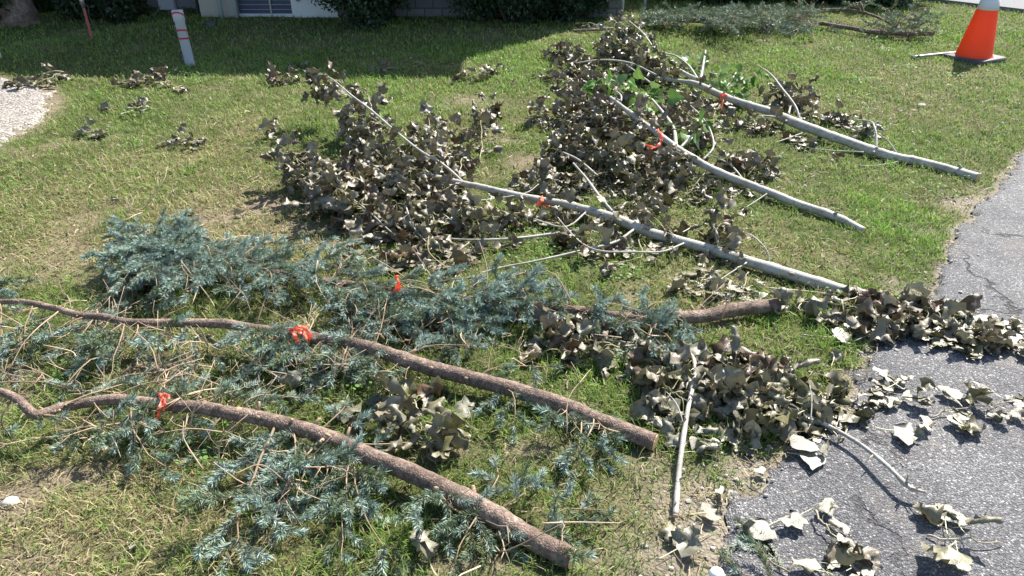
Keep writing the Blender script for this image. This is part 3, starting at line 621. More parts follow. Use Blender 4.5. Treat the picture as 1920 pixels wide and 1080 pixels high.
poplar('pale poplar branch farthest from the camera, the longest and rearmost of three',
    [(1834, 334, .02, 17), (1780, 318, .025, 15), (1720, 302, .03, 16), (1660, 290, .035, 17), (1600, 270, .045, 17), (1550, 252, .055, 17), (1500, 234, .065, 18), (1450, 212, .08, 15), (1400, 196, .09, 13), (1350, 178, .1, 12), (1310, 160, .11, 11), (1280, 152, .10, 7), (1230, 146, .08, 5), (1190, 140, .06, 3)],
    [[(1642, 282, .04, 7), (1643, 258, .1, 6), (1640, 240, .14, 5), (1632, 228, .16, 3), (1600, 224, .16, 2)], [(1684, 290, .04, 4), (1665, 265, .1, 4), (1645, 250, .14, 3)],
     [(1500, 228, .07, 6), (1492, 200, .14, 5), (1468, 168, .19, 5), (1445, 140, .23, 4), (1420, 121, .24, 2)], [(1477, 218, .08, 5), (1482, 200, .1, 4)],
     [(1312, 155, .12, 7), (1318, 125, .18, 6), (1323, 95, .23, 4)], [(1310, 150, .12, 5), (1290, 122, .17, 5), (1265, 104, .19, 4), (1240, 99, .2, 3)],
     [(1306, 148, .13, 10), (1285, 138, .14, 9), (1268, 128, .15, 7)], [(1226, 92, .2, 4), (1205, 62, .27, 4), (1180, 40, .3, 3)],
     [(1230, 140, .13, 5), (1180, 118, .17, 5), (1130, 112, .18, 4), (1080, 118, .16, 3)], [(1225, 160, .12, 4), (1200, 140, .15, 4), (1175, 122, .17, 3)],
     [(1470, 222, .07, 6), (1440, 218, .08, 4), (1418, 217, .08, 3)], [(1530, 240, .05, 4), (1470, 262, .03, 3), (1455, 266, .03, 2)],
     [(1350, 178, .1, 4), (1370, 152, .15, 4), (1385, 128, .18, 3)], [(1620, 285, .03, 4), (1570, 283, .02, 3), (1510, 278, .02, 2)], [(1690, 302, .02, 3), (1640, 311, .01, 3), (1610, 310, .01, 2)]],
    [([(1215, 75, .25), (1190, 50, .27), (1160, 50, .25)], .075, 34, dict(kind='olive')), ([(1220, 100, .2), (1170, 90, .2), (1135, 95, .18)], .09, 50, dict(kind='olive')),
     ([(1150, 60, .2), (1150, 80, .15), (1145, 110, .12)], .07, 34, dict(kind='olive')), ([(1120, 105, .12), (1080, 100, .08), (1030, 97, .06)], .06, 50),
     ([(1280, 140, .12), (1230, 130, .12), (1180, 130, .12)], .1, 70, dict(kind='olive')), ([(1250, 115, .18), (1220, 110, .17), (1190, 105, .16)], .08, 40, dict(kind='brown')),
     ([(1170, 150, .12), (1110, 140, .1), (1060, 130, .06)], .09, 60), ([(1100, 160, .08), (1050, 150, .05), (1015, 142, .03)], .06, 26, dict(kind='brown')),
     ([(1310, 170, .1), (1290, 190, .08), (1260, 185, .08)], .09, 50, dict(kind='olive')), ([(1340, 140, .12), (1320, 130, .12), (1300, 115, .13)], .06, 20, dict(kind='green', wilt=False)),
     ([(1355, 170, .12), (1385, 155, .13), (1420, 140, .14)], .06, 18, dict(kind='green')), ([(1400, 160, .12), (1380, 175, .1), (1370, 185, .08)], .06, 20, dict(kind='green')),
     ([(1440, 175, .12), (1460, 175, .1), (1480, 190, .08)], .06, 26, dict(kind='olive')), ([(1490, 160, .15), (1500, 175, .12), (1505, 200, .05)], .05, 20, dict(kind='brown')),
     ([(1520, 215, .05), (1560, 215, .05), (1600, 230, .03)], .055, 36), ([(1600, 240, .05), (1625, 240, .05), (1640, 240, .05)], .05, 16, dict(kind='pale')),
     ([(1450, 230, .04), (1420, 240, .03), (1395, 235, .03)], .06, 26), ([(1350, 195, .06), (1340, 215, .06), (1340, 240, .04)], .06, 24, dict(kind='brown')),
     ([(1510, 255, .02), (1500, 265, .02), (1490, 272, .02)], .05, 16), ([(1070, 130, .06), (1100, 175, .06), (1060, 195, .04)], .08, 40)])
poplar('low leafy poplar limb of curled brown leaves spilling from the grass onto the asphalt',
    [(1560, 560, .03, 7), (1640, 585, .035, 6), (1720, 600, .035, 6), (1800, 612, .03, 5), (1880, 630, .03, 4), (1960, 655, .02, 3)], [[(1700, 598, .04, 3), (1660, 615, .05, 3), (1600, 640, .03, 2)]],
    [([(1575, 570, .05), (1600, 575, .05), (1650, 590, .05)], .07, 34, dict(kind='brown')), ([(1620, 580, .04), (1680, 590, .05), (1740, 600, .05)], .075, 46, dict(kind='wilt')),
     ([(1700, 610, .04), (1650, 610, .04), (1580, 590, .03)], .055, 22), ([(1740, 600, .05), (1790, 610, .05), (1850, 620, .04)], .075, 46), ([(1760, 625, .03), (1800, 635, .03), (1830, 640, .03)], .06, 24, dict(kind='olive')),
     ([(1850, 620, .04), (1890, 632, .03), (1950, 650, .02)], .055, 30), ([(1710, 580, .04), (1740, 580, .04), (1760, 585, .04)], .05, 12, dict(kind='pale'))], flat=True)
rt = poplar('leafy poplar limb with a smooth bare pole tipping down onto the asphalt',
    [(1732, 922, .05, 5), (1708, 915, .055, 9), (1690, 900, .06, 8), (1660, 872, .06, 7.5), (1610, 832, .05, 7.5), (1545, 795, .05, 7), (1480, 765, .05, 6), (1400, 735, .05, 5), (1320, 715, .04, 4)],
    [[(1520, 790, .06, 3), (1522, 750, .09, 3), (1518, 722, .11, 2)]],
    [([(1560, 790, .05), (1530, 760, .06), (1540, 735, .05)], .07, 30, dict(kind='olive')), ([(1520, 780, .05), (1470, 755, .06), (1430, 740, .06)], .07, 44, dict(kind='olive')),
     ([(1480, 740, .05), (1460, 715, .05), (1440, 700, .05)], .065, 32, dict(kind='brown')), ([(1430, 750, .05), (1390, 735, .05), (1340, 730, .05)], .07, 44, dict(kind='olive')),
     ([(1420, 715, .05), (1380, 695, .05), (1350, 680, .04)], .07, 26), ([(1430, 780, .03), (1400, 785, .03), (1370, 780, .03)], .05, 12, dict(kind='pale')),
     ([(1560, 800, .03), (1520, 825, .03), (1500, 835, .02)], .04, 5, dict(kind='pale', wilt=False, size=(.085, .11))), ([(1590, 810, .03), (1575, 825, .03), (1570, 830, .02)], .02, 3, dict(kind='pale', wilt=False, size=(.085, .11)))], flat=True)
poplar('straight whitish poplar stick lying toward the camera with its leaves at the far end',
    [(1267, 966, .02, 11), (1271, 900, .03, 10), (1280, 830, .045, 9), (1290, 765, .06, 8), (1303, 693, .06, 7), (1290, 660, .05, 5), (1240, 650, .04, 4), (1160, 640, .04, 3), (1080, 625, .04, 2)],
    [[(1283, 800, .05, 3), (1270, 760, .07, 3), (1250, 735, .06, 2)]],
    [([(1290, 740, .05), (1260, 735, .05), (1250, 755, .04)], .06, 18, dict(kind='olive')), ([(1285, 790, .04), (1275, 795, .03), (1280, 810, .03)], .04, 8, dict(kind='pale')),
     ([(1310, 700, .05), (1260, 690, .04), (1210, 690, .04)], .07, 28, dict(kind='brown')), ([(1240, 680, .03), (1200, 670, .03), (1170, 665, .03)], .06, 18),
     ([(1160, 650, .04), (1110, 640, .05), (1050, 640, .05)], .07, 34), ([(1100, 620, .06), (1060, 615, .06), (1040, 620, .05)], .055, 18, dict(kind='brown')), ([(1340, 700, .04), (1300, 690, .04), (1280, 680, .04)], .06, 16, dict(kind='pale'))], flat=True)

# ------------------------------------------------------------------ small leafy sprigs lying about
def sprig(label, pts, rad, n, group=None, **k):
    p = P(pts[0][0], pts[0][1]); root = empty('leaf_sprig', tuple(p), label, 'sprig', group or 'leafy sprigs scattered about'); leafy(root, pts, rad, n, name='twig', hang=.25, **k); return root
SP = [
 ('leafy sprig with fresh green leaves at the corner of the pale gravel', [(120, 136, .02), (80, 150, .04), (40, 158, .03)], .07, 34, {}),
 ('brown curled sprig behind the others, nearest the grey pipe', [(318, 140, .02), (292, 138, .04), (270, 146, .03)], .055, 18, dict(kind='brown')),
 ('brown curled sprig at the left end of the row below the grey pipe', [(270, 152, .02), (250, 152, .04), (238, 154, .03)], .05, 14, dict(kind='brown')),
 ('flat dark leaf sprig in front of the row below the grey pipe', [(318, 152, .02), (300, 155, .03), (288, 160, .02)], .04, 9, dict(kind='brown')),
 ('single folded brown leaf tuft right of the row below the grey pipe', [(340, 160, .02), (330, 163, .03), (322, 167, .02)], .03, 5, dict(kind='brown')),
 ('loose sprig of mixed pale and brown leaves alone on open lawn', [(272, 195, .03), (250, 203, .03), (222, 198, .02)], .06, 13, dict(kind='pale')),
 ('small pale dried sprig nearest the gravel on open lawn', [(205, 243, .02), (187, 246, .02), (170, 250, .02)], .035, 11, dict(kind='pale')),
 ('compact sprig of dark and pale leaves lowest on the left lawn', [(380, 262, .02), (352, 260, .04), (335, 270, .02)], .05, 16, dict(kind='wilt')),
 ('little upright pair of curled leaves left of the tall wilted branch', [(530, 245, .02), (522, 240, .05), (508, 245, .02)], .035, 7, dict(kind='wilt')),
 ('dark sprig at the shade edge left of the tip of the wilted branch', [(555, 145, .03), (535, 145, .04), (510, 150, .03)], .05, 18, dict(kind='brown')),
 ('small dark sprig in the house shade, alone to the right', [(738, 126, .02), (727, 128, .03), (715, 129, .02)], .04, 9, dict(kind='brown')),
 ('tiny dark leaf tuft in the house shade near the middle', [(570, 117, .02), (563, 119, .03), (558, 121, .02)], .03, 5, dict(kind='brown')),
 ('long sprig of small leaves on the sunlit strip beside the shade edge', [(938, 125, .03), (905, 134, .04), (875, 148, .03)], .045, 26, dict(kind='wilt')),
 ('big leafy sprig hanging together in the grass between the two brown trunks', [(775, 750, .05), (785, 785, .06), (790, 825, .04)], .075, 26, dict(kind='olive', size=(.07, .11))),
 ('grey leaf sprig at the left of the sprig between the trunks', [(760, 760, .04), (730, 770, .04), (710, 790, .03)], .06, 14, dict(kind='wilt')),
 ('small pale leaf pair below the middle brown trunk', [(610, 722, .03), (592, 730, .03), (575, 735, .02)], .035, 5, dict(kind='pale')),
 ('open sprig on asphalt with three curled leaves, upper left one', [(1630, 728, .02), (1665, 735, .02), (1720, 745, .02)], .04, 10, dict(kind='olive')),
 ('sprig of pale green leaves on asphalt at the right, largest there', [(1740, 780, .03), (1790, 765, .04), (1890, 755, .03)], .045, 16, dict(kind='olive', size=(.055, .085))),
 ('sprig with a bright green stalk on asphalt near the bottom', [(1526, 958, .04), (1545, 985, .04), (1580, 1025, .02)], .035, 9, dict(kind='wilt', size=(.06, .085))),
 ('broken leaf sprig on the asphalt at the very bottom of the frame', [(1520, 1058, .02), (1545, 1070, .03), (1570, 1090, .02)], .03, 5, dict(kind='olive')),
 ('sprig with long curved stalks on asphalt in the bottom right corner', [(1740, 1005, .03), (1800, 1010, .04), (1880, 1020, .03)], .045, 6, dict(kind='olive', size=(.07, .095))),
 ('pale grey leaf sprig touching the sawn end of the blue spruce log', [(1460, 580, .03), (1485, 570, .04), (1505, 585, .03)], .045, 12, dict(kind='pale')),
 ('pale curled sprig of leaves in the dark gap of the far spruce heap', [(1420, 45, .05), (1440, 50, .06), (1460, 55, .05)], .06, 12, dict(kind='pale')),
]
for a in SP: sprig(a[0], a[1], a[2], a[3], **a[4])
# extra green leaves of the gravel sprig
def loose(label, px, py, size, ang, kind='pale', wilt=True):
    p = P(px, py, .012); mb = MB(); d = np.array([[math.cos(R(ang)), math.sin(R(ang)), .12]]); att = p[None] - d * size * .5
    leaves(mb, att, d, np.array([size]), wcol(1, kind), wilt, nrm=np.array([[0.1, 0.1, 1.]])); o = mb.build('fallen_leaf', M_LEAF, origin=p); return tag(o, label, 'leaf', 'single fallen leaves')
for a in [
 ('pale curled leaf on asphalt just beyond the bent pole', 1668, 817, .095, -20, 'pale'), ('pale upright leaf at the asphalt edge right of the leaf heap', 1600, 782, .09, -60, 'pale'),
 ('large pale leaf on asphalt above the small spruce sprig', 1440, 995, .10, 200, 'pale'), ('pale folded leaf below the butt of the straight stick', 1266, 1032, .10, 30, 'pale'),
 ('small brown curled leaf touching the butt of the straight stick', 1250, 985, .085, -70, 'olive'), ('thin curled leaf lying on bare soil right of the straight stick', 1322, 967, .07, 10, 'olive'),
 ('upright folded leaf standing on soil at the asphalt edge', 1357, 942, .06, 80, 'olive'), ('slim pale leaf on grass right of the straight stick', 1305, 849, .08, 10, 'pale'),
 ('small pale leaf on gravelly soil below the leaf heap', 1410, 886, .05, 0, 'pale'), ('grey diamond shaped leaf on grass above the middle trunk end', 1133, 711, .07, 90, 'wilt'),
 ('large flat greyish leaf in shade under the middle trunk', 858, 771, .10, 10, 'pale'), ('big pale leaf lying flat at the bottom edge left of the front trunk', 808, 1055, .12, 120, 'pale'),
 ('white edged leaf in green weeds left of the asphalt edge', 1563, 676, .07, 60, 'pale'), ('dark drooping leaf in green weeds left of the asphalt edge', 1549, 698, .07, -80, 'olive'),
 ('small crumpled brown leaf alone on asphalt at right', 1722, 974, .05, -30, 'brown'), ('tiny pale leaf on the lawn between two sprigs at left', 410, 228, .05, 10, 'pale'),
 ('white dry leaf on lawn above the blue spruce crown', 212, 378, .05, 30, 'pale'), ('pale leaf lying by the bare soil above the spruce crown', 443, 402, .06, 0, 'pale'),
 ('tiny white leaf piece lowest left of the wilted branch', 466, 281, .045, 40, 'pale'), ('tiny white leaf piece above the lowest one left of the wilted branch', 470, 266, .05, -20, 'pale'),
 ('pale speckled leaf lying beside the wilted branch tip', 500, 300, .06, 10, 'pale'), ('small pale leaf in the far sunlit lawn before the spruce heap', 1307, 62, .08, 0, 'pale'),
 ('crumpled brown leaf on asphalt left of the open sprig', 1637, 752, .08, -100, 'olive'), ('small brown leaf lying right of the long sprig by the shade edge', 957, 155, .06, 50, 'wilt'),
 ('dark leaf lying in grass beneath the farthest poplar branch', 1560, 296, .08, 0, 'brown'), ('pale leaf bit nearest the left border on the straw grass', 250, 1020, .035, -40, 'pale')]:
    loose(*a)
# a few pale stones
def stone(label, px, py, s):
    p = P(px, py, 0); mb = MB(); th = np.linspace(0, math.pi, 7); V = []
    for t in th:
        for f in np.arange(10) * .628:
            r = 1 + .12 * math.sin(3 * f + t * 2) + .08 * math.cos(5 * f - t); V.append((s * r * math.sin(t) * math.cos(f), s * .75 * r * math.sin(t) * math.sin(f), s * .5 * math.cos(t)))
    q = [(i * 10 + j, i * 10 + (j + 1) % 10, i * 10 + 10 + (j + 1) % 10, i * 10 + 10 + j) for i in range(6) for j in range(10)]
    mb.add(np.array(V) + p + [0, 0, s * .3], None, q); tag(mb.build('stone', M_STONE2, origin=p), label, 'stone')
M_STONE2 = plain('pale_stone', (.5, .46, .38), .9, .3, 25)
stone('rounded buff stone half sunk in straw grass at the left border', 22, 945, .026)
stone('flat pale stone in the lawn below the traffic cone', 1727, 200, .03)

# ------------------------------------------------------------------ blue spruces
def needles(mb, st, en, sag, col_t, dens=1100, ln=(.014, .023), wd=.0018):
    """needles round straight shoots st->en"""
    L = np.linalg.norm(en - st, axis=1); cnt = np.maximum(6, (L * dens)).astype(int); k = np.repeat(np.arange(len(L)), cnt); n = len(k)
    if n == 0: return
    t = rng.random(n); d = norm(en - st)[k]; p = st[k] + (en - st)[k] * t[:, None]; p[:, 2] -= sag * 4 * t * (1 - t) * 0
    r = rng.normal(0, 1, (n, 3)); r[:, 2] += .35; r = norm(r - d * (r * d).sum(1, keepdims=True)); a = R(58) * (1 - .35 * t) * rng.uniform(.75, 1.2, n)
    v = d * np.cos(a)[:, None] + r * np.sin(a)[:, None]; l = rng.uniform(*ln, n); s = norm(np.cross(v, rng.normal(0, 1, (n, 3)))) * wd / 2
    e = p + v * l[:, None] + [0, 0, 0]; base = p; V = np.stack([base - s, base + s, e - s * .3 + 0, e + s * .3][:2] + [(base + e) / 2 + s * 1.1 + v * .0, (base + e) / 2 - s * 1.1, e], 1)
    g = surf(V[..., 0], V[..., 1]) + .004; V[..., 2] = np.maximum(V[..., 2], g)
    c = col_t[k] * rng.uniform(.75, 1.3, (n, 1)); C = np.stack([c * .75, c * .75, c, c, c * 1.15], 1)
    batch(mb, V, [(0, 1, 2, 3)], [(3, 2, 4)], C)
BLUE = np.array([.245, .325, .275]); TEAL = np.array([.145, .20, .125]); DGRN = np.array([.125, .155, .07])
def bough(parent, pts, blue=.5, bare=.15, nsub=None, sublen=.16, tw=.003, dens=1750, wd=.0017, col=(.30, .215, .14), fan=None, name='bough', tips=1.0):
    W = np.asarray(pts, float); L = np.linalg.norm(np.diff(W, axis=0), axis=1).sum(); m = max(6, int(L / .03)); pa, _ = smooth_path(W, np.ones(len(W)), m)
    pa = pa + (np.stack([vnoise(np.arange(m) * .5, np.full(m, k * 3.3 + rng.random() * 40), 2) for k in range(3)], -1) - .5) * np.array([.03, .03, .02]) * np.linspace(0, 1, m)[:, None]
    pa[:, 2] = np.maximum(pa[:, 2], surf(pa[:, 0], pa[:, 1]) + .008)
    cc = np.array(col) * rng.uniform(.7, 1.25)
    b = MB(); tube(b, pa, np.linspace(tw, tw * .35, m), 6, cc)
    st, en, co = [], [], []; nsub = nsub or int(L / .048)
    def shoot(a, z, ndl=True, r=.0013):
        mid = (a + z) / 2 + rng.normal(0, .006, 3); z = z.copy(); z[2] = max(z[2], float(surf(z[0], z[1])) + .006)
        tube(b, [a, mid, z], [r, r * .8, r * .5], 4, cc * rng.uniform(.8, 1.2), False)
        if ndl:
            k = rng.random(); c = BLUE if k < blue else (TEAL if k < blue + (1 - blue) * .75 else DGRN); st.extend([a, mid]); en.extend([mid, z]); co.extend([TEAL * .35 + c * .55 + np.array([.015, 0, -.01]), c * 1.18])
    for i in range(nsub):
        t = .12 + .88 * (i + rng.random()) / nsub; j = min(m - 2, int(t * (m - 1))); p = pa[j]; tn = norm(pa[j + 1] - pa[j]); sd = (-1) ** i
        side = norm(np.cross(tn, [rng.normal(0, .35), rng.normal(0, .35), 1.])) * sd; a = R(rng.uniform(35, 65)); l = sublen * (1.15 - .75 * t) * rng.uniform(.6, 1.3)
        dv = norm(tn * math.cos(a) + side * math.sin(a) + [0, 0, rng.normal(-.02, .22)]); e = p + dv * l; nd = rng.random() > bare
        if not nd: e = e + [0, 0, rng.uniform(0, .05)]
        shoot(p, e, nd)
        for s_ in range(int(l / .042)):
            tt = rng.uniform(.25, .95); q = p + dv * l * tt; sv = norm(np.cross(dv, [0, 0, 1.]) * rng.choice([-1, 1]) * .8 + dv + [0, 0, rng.normal(0, .3)]); shoot(q, q + sv * rng.uniform(.035, .075), nd or rng.random() < .3 * tips, .0011)
    # terminal shoot
    tn = norm(pa[-1] - pa[-3]); shoot(pa[-1], pa[-1] + tn * .06, bare < .9)
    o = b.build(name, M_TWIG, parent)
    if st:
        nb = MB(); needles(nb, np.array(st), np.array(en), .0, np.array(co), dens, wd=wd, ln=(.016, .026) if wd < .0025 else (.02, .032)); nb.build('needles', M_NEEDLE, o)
    return o
def nearest(pa, q, back=0.0):
    k = np.argmin(np.hypot(pa[:, 0] - q[0], pa[:, 1] - q[1])); k = max(2, min(len(pa) - 1, k - int(back))); return k
def spruce(label, stem, targets, wild, group, tint=1.0, **kw):
    root = empty('spruce_branch', tuple(P(stem[0][0], stem[0][1], 0)), label, 'branch', group)
    tr, pa, ra = limb(root, 'trunk', stem, M_SBARK, 20, .05, knots=5, step=.01); cutface(tr, pa, ra)
    for _k in range(int(len(pa) / 14)):
        j = rng.integers(8, len(pa) - 3); a_ = rng.uniform(0, math.pi); d_ = norm(np.array([rng.normal(0, 1), rng.normal(0, 1), .8])); l_ = ra[j] * rng.uniform(1.15, 2.2); sb = MB()
        tube(sb, [pa[j] + d_ * ra[j] * .6, pa[j] + d_ * (ra[j] + l_) * .6, pa[j] + d_ * l_], [ra[j] * .3, ra[j] * .2, ra[j] * .16], 8, (.34, .24, .15)); sb.build('branch_stub', M_TWIG, tr)
    for tg in targets:
        (px, py, z) = tg[:3]; opt = tg[3] if len(tg) > 3 else {}
        e = P(px, py, z); k = nearest(pa, e, rng.uniform(-30, 5) if 'k' not in opt else 0); opt = {a: b for a, b in opt.items() if a != 'k'}
        s = pa[k]; mid = (s + e) / 2 + [0, 0, .02 + .15 * abs(z)] + rng.normal(0, .02, 3) * [1, 1, 0]
        o2 = dict(kw); o2.update(opt); bough(root, [s, mid, e], **o2)
    for (x0, y0, x1, y1, n) in wild:      # bare dead twigs
        for _ in range(n):
            px, py = rng.uniform(x0, x1), rng.uniform(y0, y1); a = P(px, py, rng.uniform(.01, .08)); l = rng.uniform(.08, .26)
            ang = rng.uniform(0, 2 * math.pi); d = np.array([math.cos(ang), math.sin(ang), rng.uniform(-.1, 1.1)]); d = norm(d); e = a + d * l; e[2] = max(e[2], .02)
            mid = (a + e) / 2 + rng.normal(0, .02, 3); pth, rr = smooth_path([a, mid, e], [.0026, .002, .001], 7); b = MB(); cc = np.array([.42, .32, .22]) * rng.uniform(.6, 1.3); tube(b, pth, rr, 5, cc)
            for _k in range(rng.integers(1, 5)):
                j = rng.integers(2, 6); q = pth[j]; sv = norm(d + rng.normal(0, .7, 3)); e2 = q + sv * rng.uniform(.03, .09); tube(b, [q, (q + e2) / 2 + rng.normal(0, .005, 3), e2], [.0014, .001, .0007], 4, cc)
            b.build('dead_twig', M_TWIG, root)
    return root, pa
def region(poly_pts, n, z0, z1, **o):
    """n targets spread over a pixel box"""
    x0, y0, x1, y1 = poly_pts; out = []
    g = int(math.ceil(math.sqrt(n * (x1 - x0) / (y1 - y0)))); h = int(math.ceil(n / g))
    for i in range(g):
        for j in range(h):
            if len(out) < n: out.append((x0 + (x1 - x0) * (i + rng.random()) / g, y0 + (y1 - y0) * (j + rng.random()) / h, rng.uniform(z0, z1), dict(o)))
    return out
GS = 'cut blue spruce branches on the lawn'
# front trunk
spruce('thick brown spruce trunk lying nearest the camera, kinked at the left end',
    [(1072, 1047, .032, 40), (1000, 1012, .033, 39), (940, 975, .04, 38), (870, 935, .05, 37), (800, 902, .06, 35), (730, 871, .07, 33), (660, 840, .08, 31), (600, 816, .085, 30), (540, 797, .09, 28), (480, 782, .095, 26), (430, 773, .1, 25), (380, 765, .1, 23), (300, 757, .1, 21), (230, 750, .1, 20), (180, 752, .1, 18), (130, 762, .09, 18), (95, 772, .10, 17), (68, 778, .11, 18), (48, 765, .12, 16), (30, 748, .13, 15), (0, 735, .14, 14), (-60, 722, .15, 12)],
    [(430, 1045, .02, dict(blue=.75, sublen=.2, tw=.005)), (520, 985, .03, dict(blue=.7, sublen=.16)), (330, 905, .02, dict(blue=.5, sublen=.1)), 
     (640, 1070, .02, dict(blue=.5)), (740, 1060, .02, dict(blue=.5, bare=.5)), (640, 930, .03, dict(blue=.6)), (840, 1000, .03, dict(blue=.7)), (850, 1075, .02, dict(blue=.5, bare=.4)), (280, 840, .03, dict(blue=.4)),
     (170, 825, .03, dict(blue=.5, bare=.4)), (20, 812, .01, dict(blue=.5, sublen=.07)), (380, 830, .03, dict(blue=.6)), (950, 1020, .02, dict(bare=.3)),
     (1000, 900, .05, dict(blue=.5, bare=.4)), (930, 880, .05, dict(blue=.6, bare=.3)), (1110, 960, .03, dict(blue=.4, bare=.2)), (1060, 985, .04, dict(bare=.2)), (770, 830, .04, dict(bare=.3, blue=.5)), (640, 770, .06, dict(blue=.6)), (560, 750, .06, dict(blue=.5)), (460, 730, .06),
     (380, 720, .07, dict(bare=.6)), (240, 720, .07, dict(bare=.7)), (120, 730, .06, dict(blue=.6, bare=.4)), (490, 1030, .02, dict(blue=.8, sublen=.15))] + region((380, 800, 700, 880), 4, .01, .04, blue=.5, bare=.4),
    [(60, 780, 420, 830, 18), (250, 700, 480, 760, 18), (380, 800, 620, 930, 18), (820, 960, 1090, 1070, 6)], GS, sublen=.125)
spruce('brown spruce trunk lying second from the camera with a wide ribbon bow',
    [(1228, 829, .028, 32), (1150, 800, .03, 31), (1080, 770, .035, 30), (1000, 742, .045, 29), (930, 722, .055, 28), (850, 700, .065, 27), (770, 678, .075, 26), (700, 655, .085, 24), (640, 640, .09, 22), (560, 628, .095, 19), (480, 617, .1, 17), (420, 608, .105, 17), (340, 606, .11, 15), (260, 605, .115, 14), (200, 596, .12, 13), (150, 590, .12, 12), (100, 578, .125, 11), (50, 567, .13, 10), (0, 565, .13, 9), (-60, 560, .13, 8)],
    [(1080, 880, .03, dict(blue=.6, bare=.3)), (1100, 800, .02, dict(bare=.3, k=1)), (960, 800, .03, dict(bare=.2)), (1130, 860, .02, dict(bare=.5, blue=.8)), (1020, 690, .05, dict(bare=.4)), (700, 740, .04, dict(blue=.6)), (640, 720, .04, dict(blue=.7)), (560, 700, .05, dict(blue=.7)),
     (480, 690, .05, dict(blue=.6)), (400, 670, .04, dict(blue=.7)), (360, 680, .04, dict(blue=.8)), (300, 660, .03, dict(bare=.5)), (220, 670, .03, dict(bare=.4)), (160, 690, .03, dict(bare=.3)), (100, 700, .03, dict(bare=.3)), (40, 690, .04, dict(bare=.3)), (160, 630, .03, dict(blue=.6)),
     (60, 640, .04, dict(bare=.5)), (0, 660, .05, dict(bare=.4)), (30, 530, .06, dict(bare=.1)), (0, 540, .08, dict(bare=.1)), (580, 670, .04, dict(blue=.6)), (690, 700, .04), (760, 740, .03, dict(bare=.3)), (880, 650, .06, dict(bare=.5))] + region((0, 620, 480, 740), 7, .02, .08, blue=.4, bare=.85) + region((480, 650, 720, 740), 8, .02, .06, blue=.6, bare=.5),
    [(0, 600, 300, 740, 38), (300, 610, 700, 720, 34), (0, 540, 200, 600, 4), (560, 560, 900, 680, 10), (900, 650, 1010, 700, 4), (1050, 790, 1180, 850, 3)], GS, sublen=.13)
rt_c, pa_c = spruce('blue spruce top with the densest silvery crown, log end pointing to the asphalt',
    [(1456, 573, .04, 26), (1380, 582, .045, 25), (1300, 594, .05, 24), (1200, 597, .05, 22), (1100, 585, .05, 20), (960, 570, .05, 18), (850, 560, .05, 16), (740, 545, .06, 14), (640, 530, .07, 12), (540, 515, .08, 10), (400, 480, .08, 7), (290, 450, .08, 4)],
    region((200, 430, 380, 550), 25, .03, .15, blue=.85, bare=.05, sublen=.16) + region((380, 450, 540, 560), 18, .04, .12, blue=.8, bare=.08) + region((540, 480, 700, 590), 10, .04, .12, blue=.6, bare=.1) + region((700, 540, 880, 680), 12, .02, .1, blue=.6, bare=.15)
    + region((880, 510, 1080, 600), 16, .02, .14, blue=.8, bare=.12) + region((1080, 560, 1360, 620), 12, .02, .08, blue=.6, bare=.12) + region((620, 590, 1000, 680), 10, .01, .05, blue=.6, bare=.2) + region((1180, 610, 1330, 680), 6, .02, .05, blue=.7, bare=.1)
    + region((640, 450, 730, 500), 4, .05, .12, blue=.6, bare=.2) + region((150, 540, 460, 600), 8, .02, .06, blue=.5, bare=.3),
    [(230, 380, 300, 420, 8), (430, 440, 500, 480, 5), (560, 480, 900, 640, 16), (900, 560, 1300, 640, 10), (160, 540, 520, 600, 10), (1200, 560, 1420, 610, 5)], GS, sublen=.125)
# the heap at the back
def far_spruce(label, stem, tg, wild): spruce(label, stem, tg, wild, 'cut spruce branches heaped by the bushes', sublen=.24, dens=420, wd=.0030, tw=.006)
far_spruce('thick grey green spruce bough heap in front of the dark bushes',
    [(1490, 44, .05, 6), (1420, 42, .05, 5), (1350, 42, .05, 5), (1280, 40, .04, 4), (1210, 38, .03, 3)],
    region((1215, 28, 1330, 44), 13, .05, .2, blue=.3, bare=.1) + region((1320, 18, 1500, 52), 26, .05, .26, blue=.3, bare=.1) + region((1480, 10, 1560, 50), 8, .05, .25, blue=.2, bare=.3) + [(1480, 66, .03), (1500, 64, .03), (1440, 55, .03), (1400, 54, .03), (1230, 48, .02), (1160, 46, .03)],
    [(1230, 40, 1400, 50, 12), (1480, 10, 1560, 30, 10)])
far_spruce('slender spruce branch with a reddish sawn end left of the traffic cone',
    [(1750, 62, .07, 9), (1700, 62, .07, 9), (1640, 60, .06, 8), (1590, 52, .06, 7), (1520, 40, .07, 6), (1500, 36, .08, 5)],
    [(1690, 45, .1, dict(blue=.2)), (1740, 40, .15, dict(blue=.2)), (1700, 30, .22, dict(blue=.1)), (1640, 66, .02, dict(blue=.5)), (1580, 50, .03, dict(blue=.6)), (1660, 50, .08, dict(blue=.2)), (1720, 74, .02, dict(blue=.1)), (1680, 55, .1, dict(blue=.1)), (1745, 55, .12, dict(blue=.1))], [(1530, 60, 1700, 75, 5)])
far_spruce('thin spruce branch reaching behind the slender one toward the bush',
    [(1545, 18, .15, 5), (1600, 20, .16, 5), (1640, 30, .14, 4), (1680, 50, .1, 4)],
    [(1590, 12, .2, dict(blue=.1)), (1610, 5, .24, dict(blue=.1)), (1690, 25, .25, dict(blue=.1)), (1740, 15, .28, dict(blue=.05)), (1660, 18, .25, dict(blue=.1)), (1720, 22, .2, dict(blue=.1))], [])
far_spruce('small pale spruce twig in the shade at the left of the far heap',
    [(1075, 58, .02, 5), (1110, 56, .03, 5), (1150, 53, .03, 4)], [(1100, 45, .08, dict(blue=.5)), (1120, 50, .05), (1165, 35, .1, dict(blue=.7))], [])
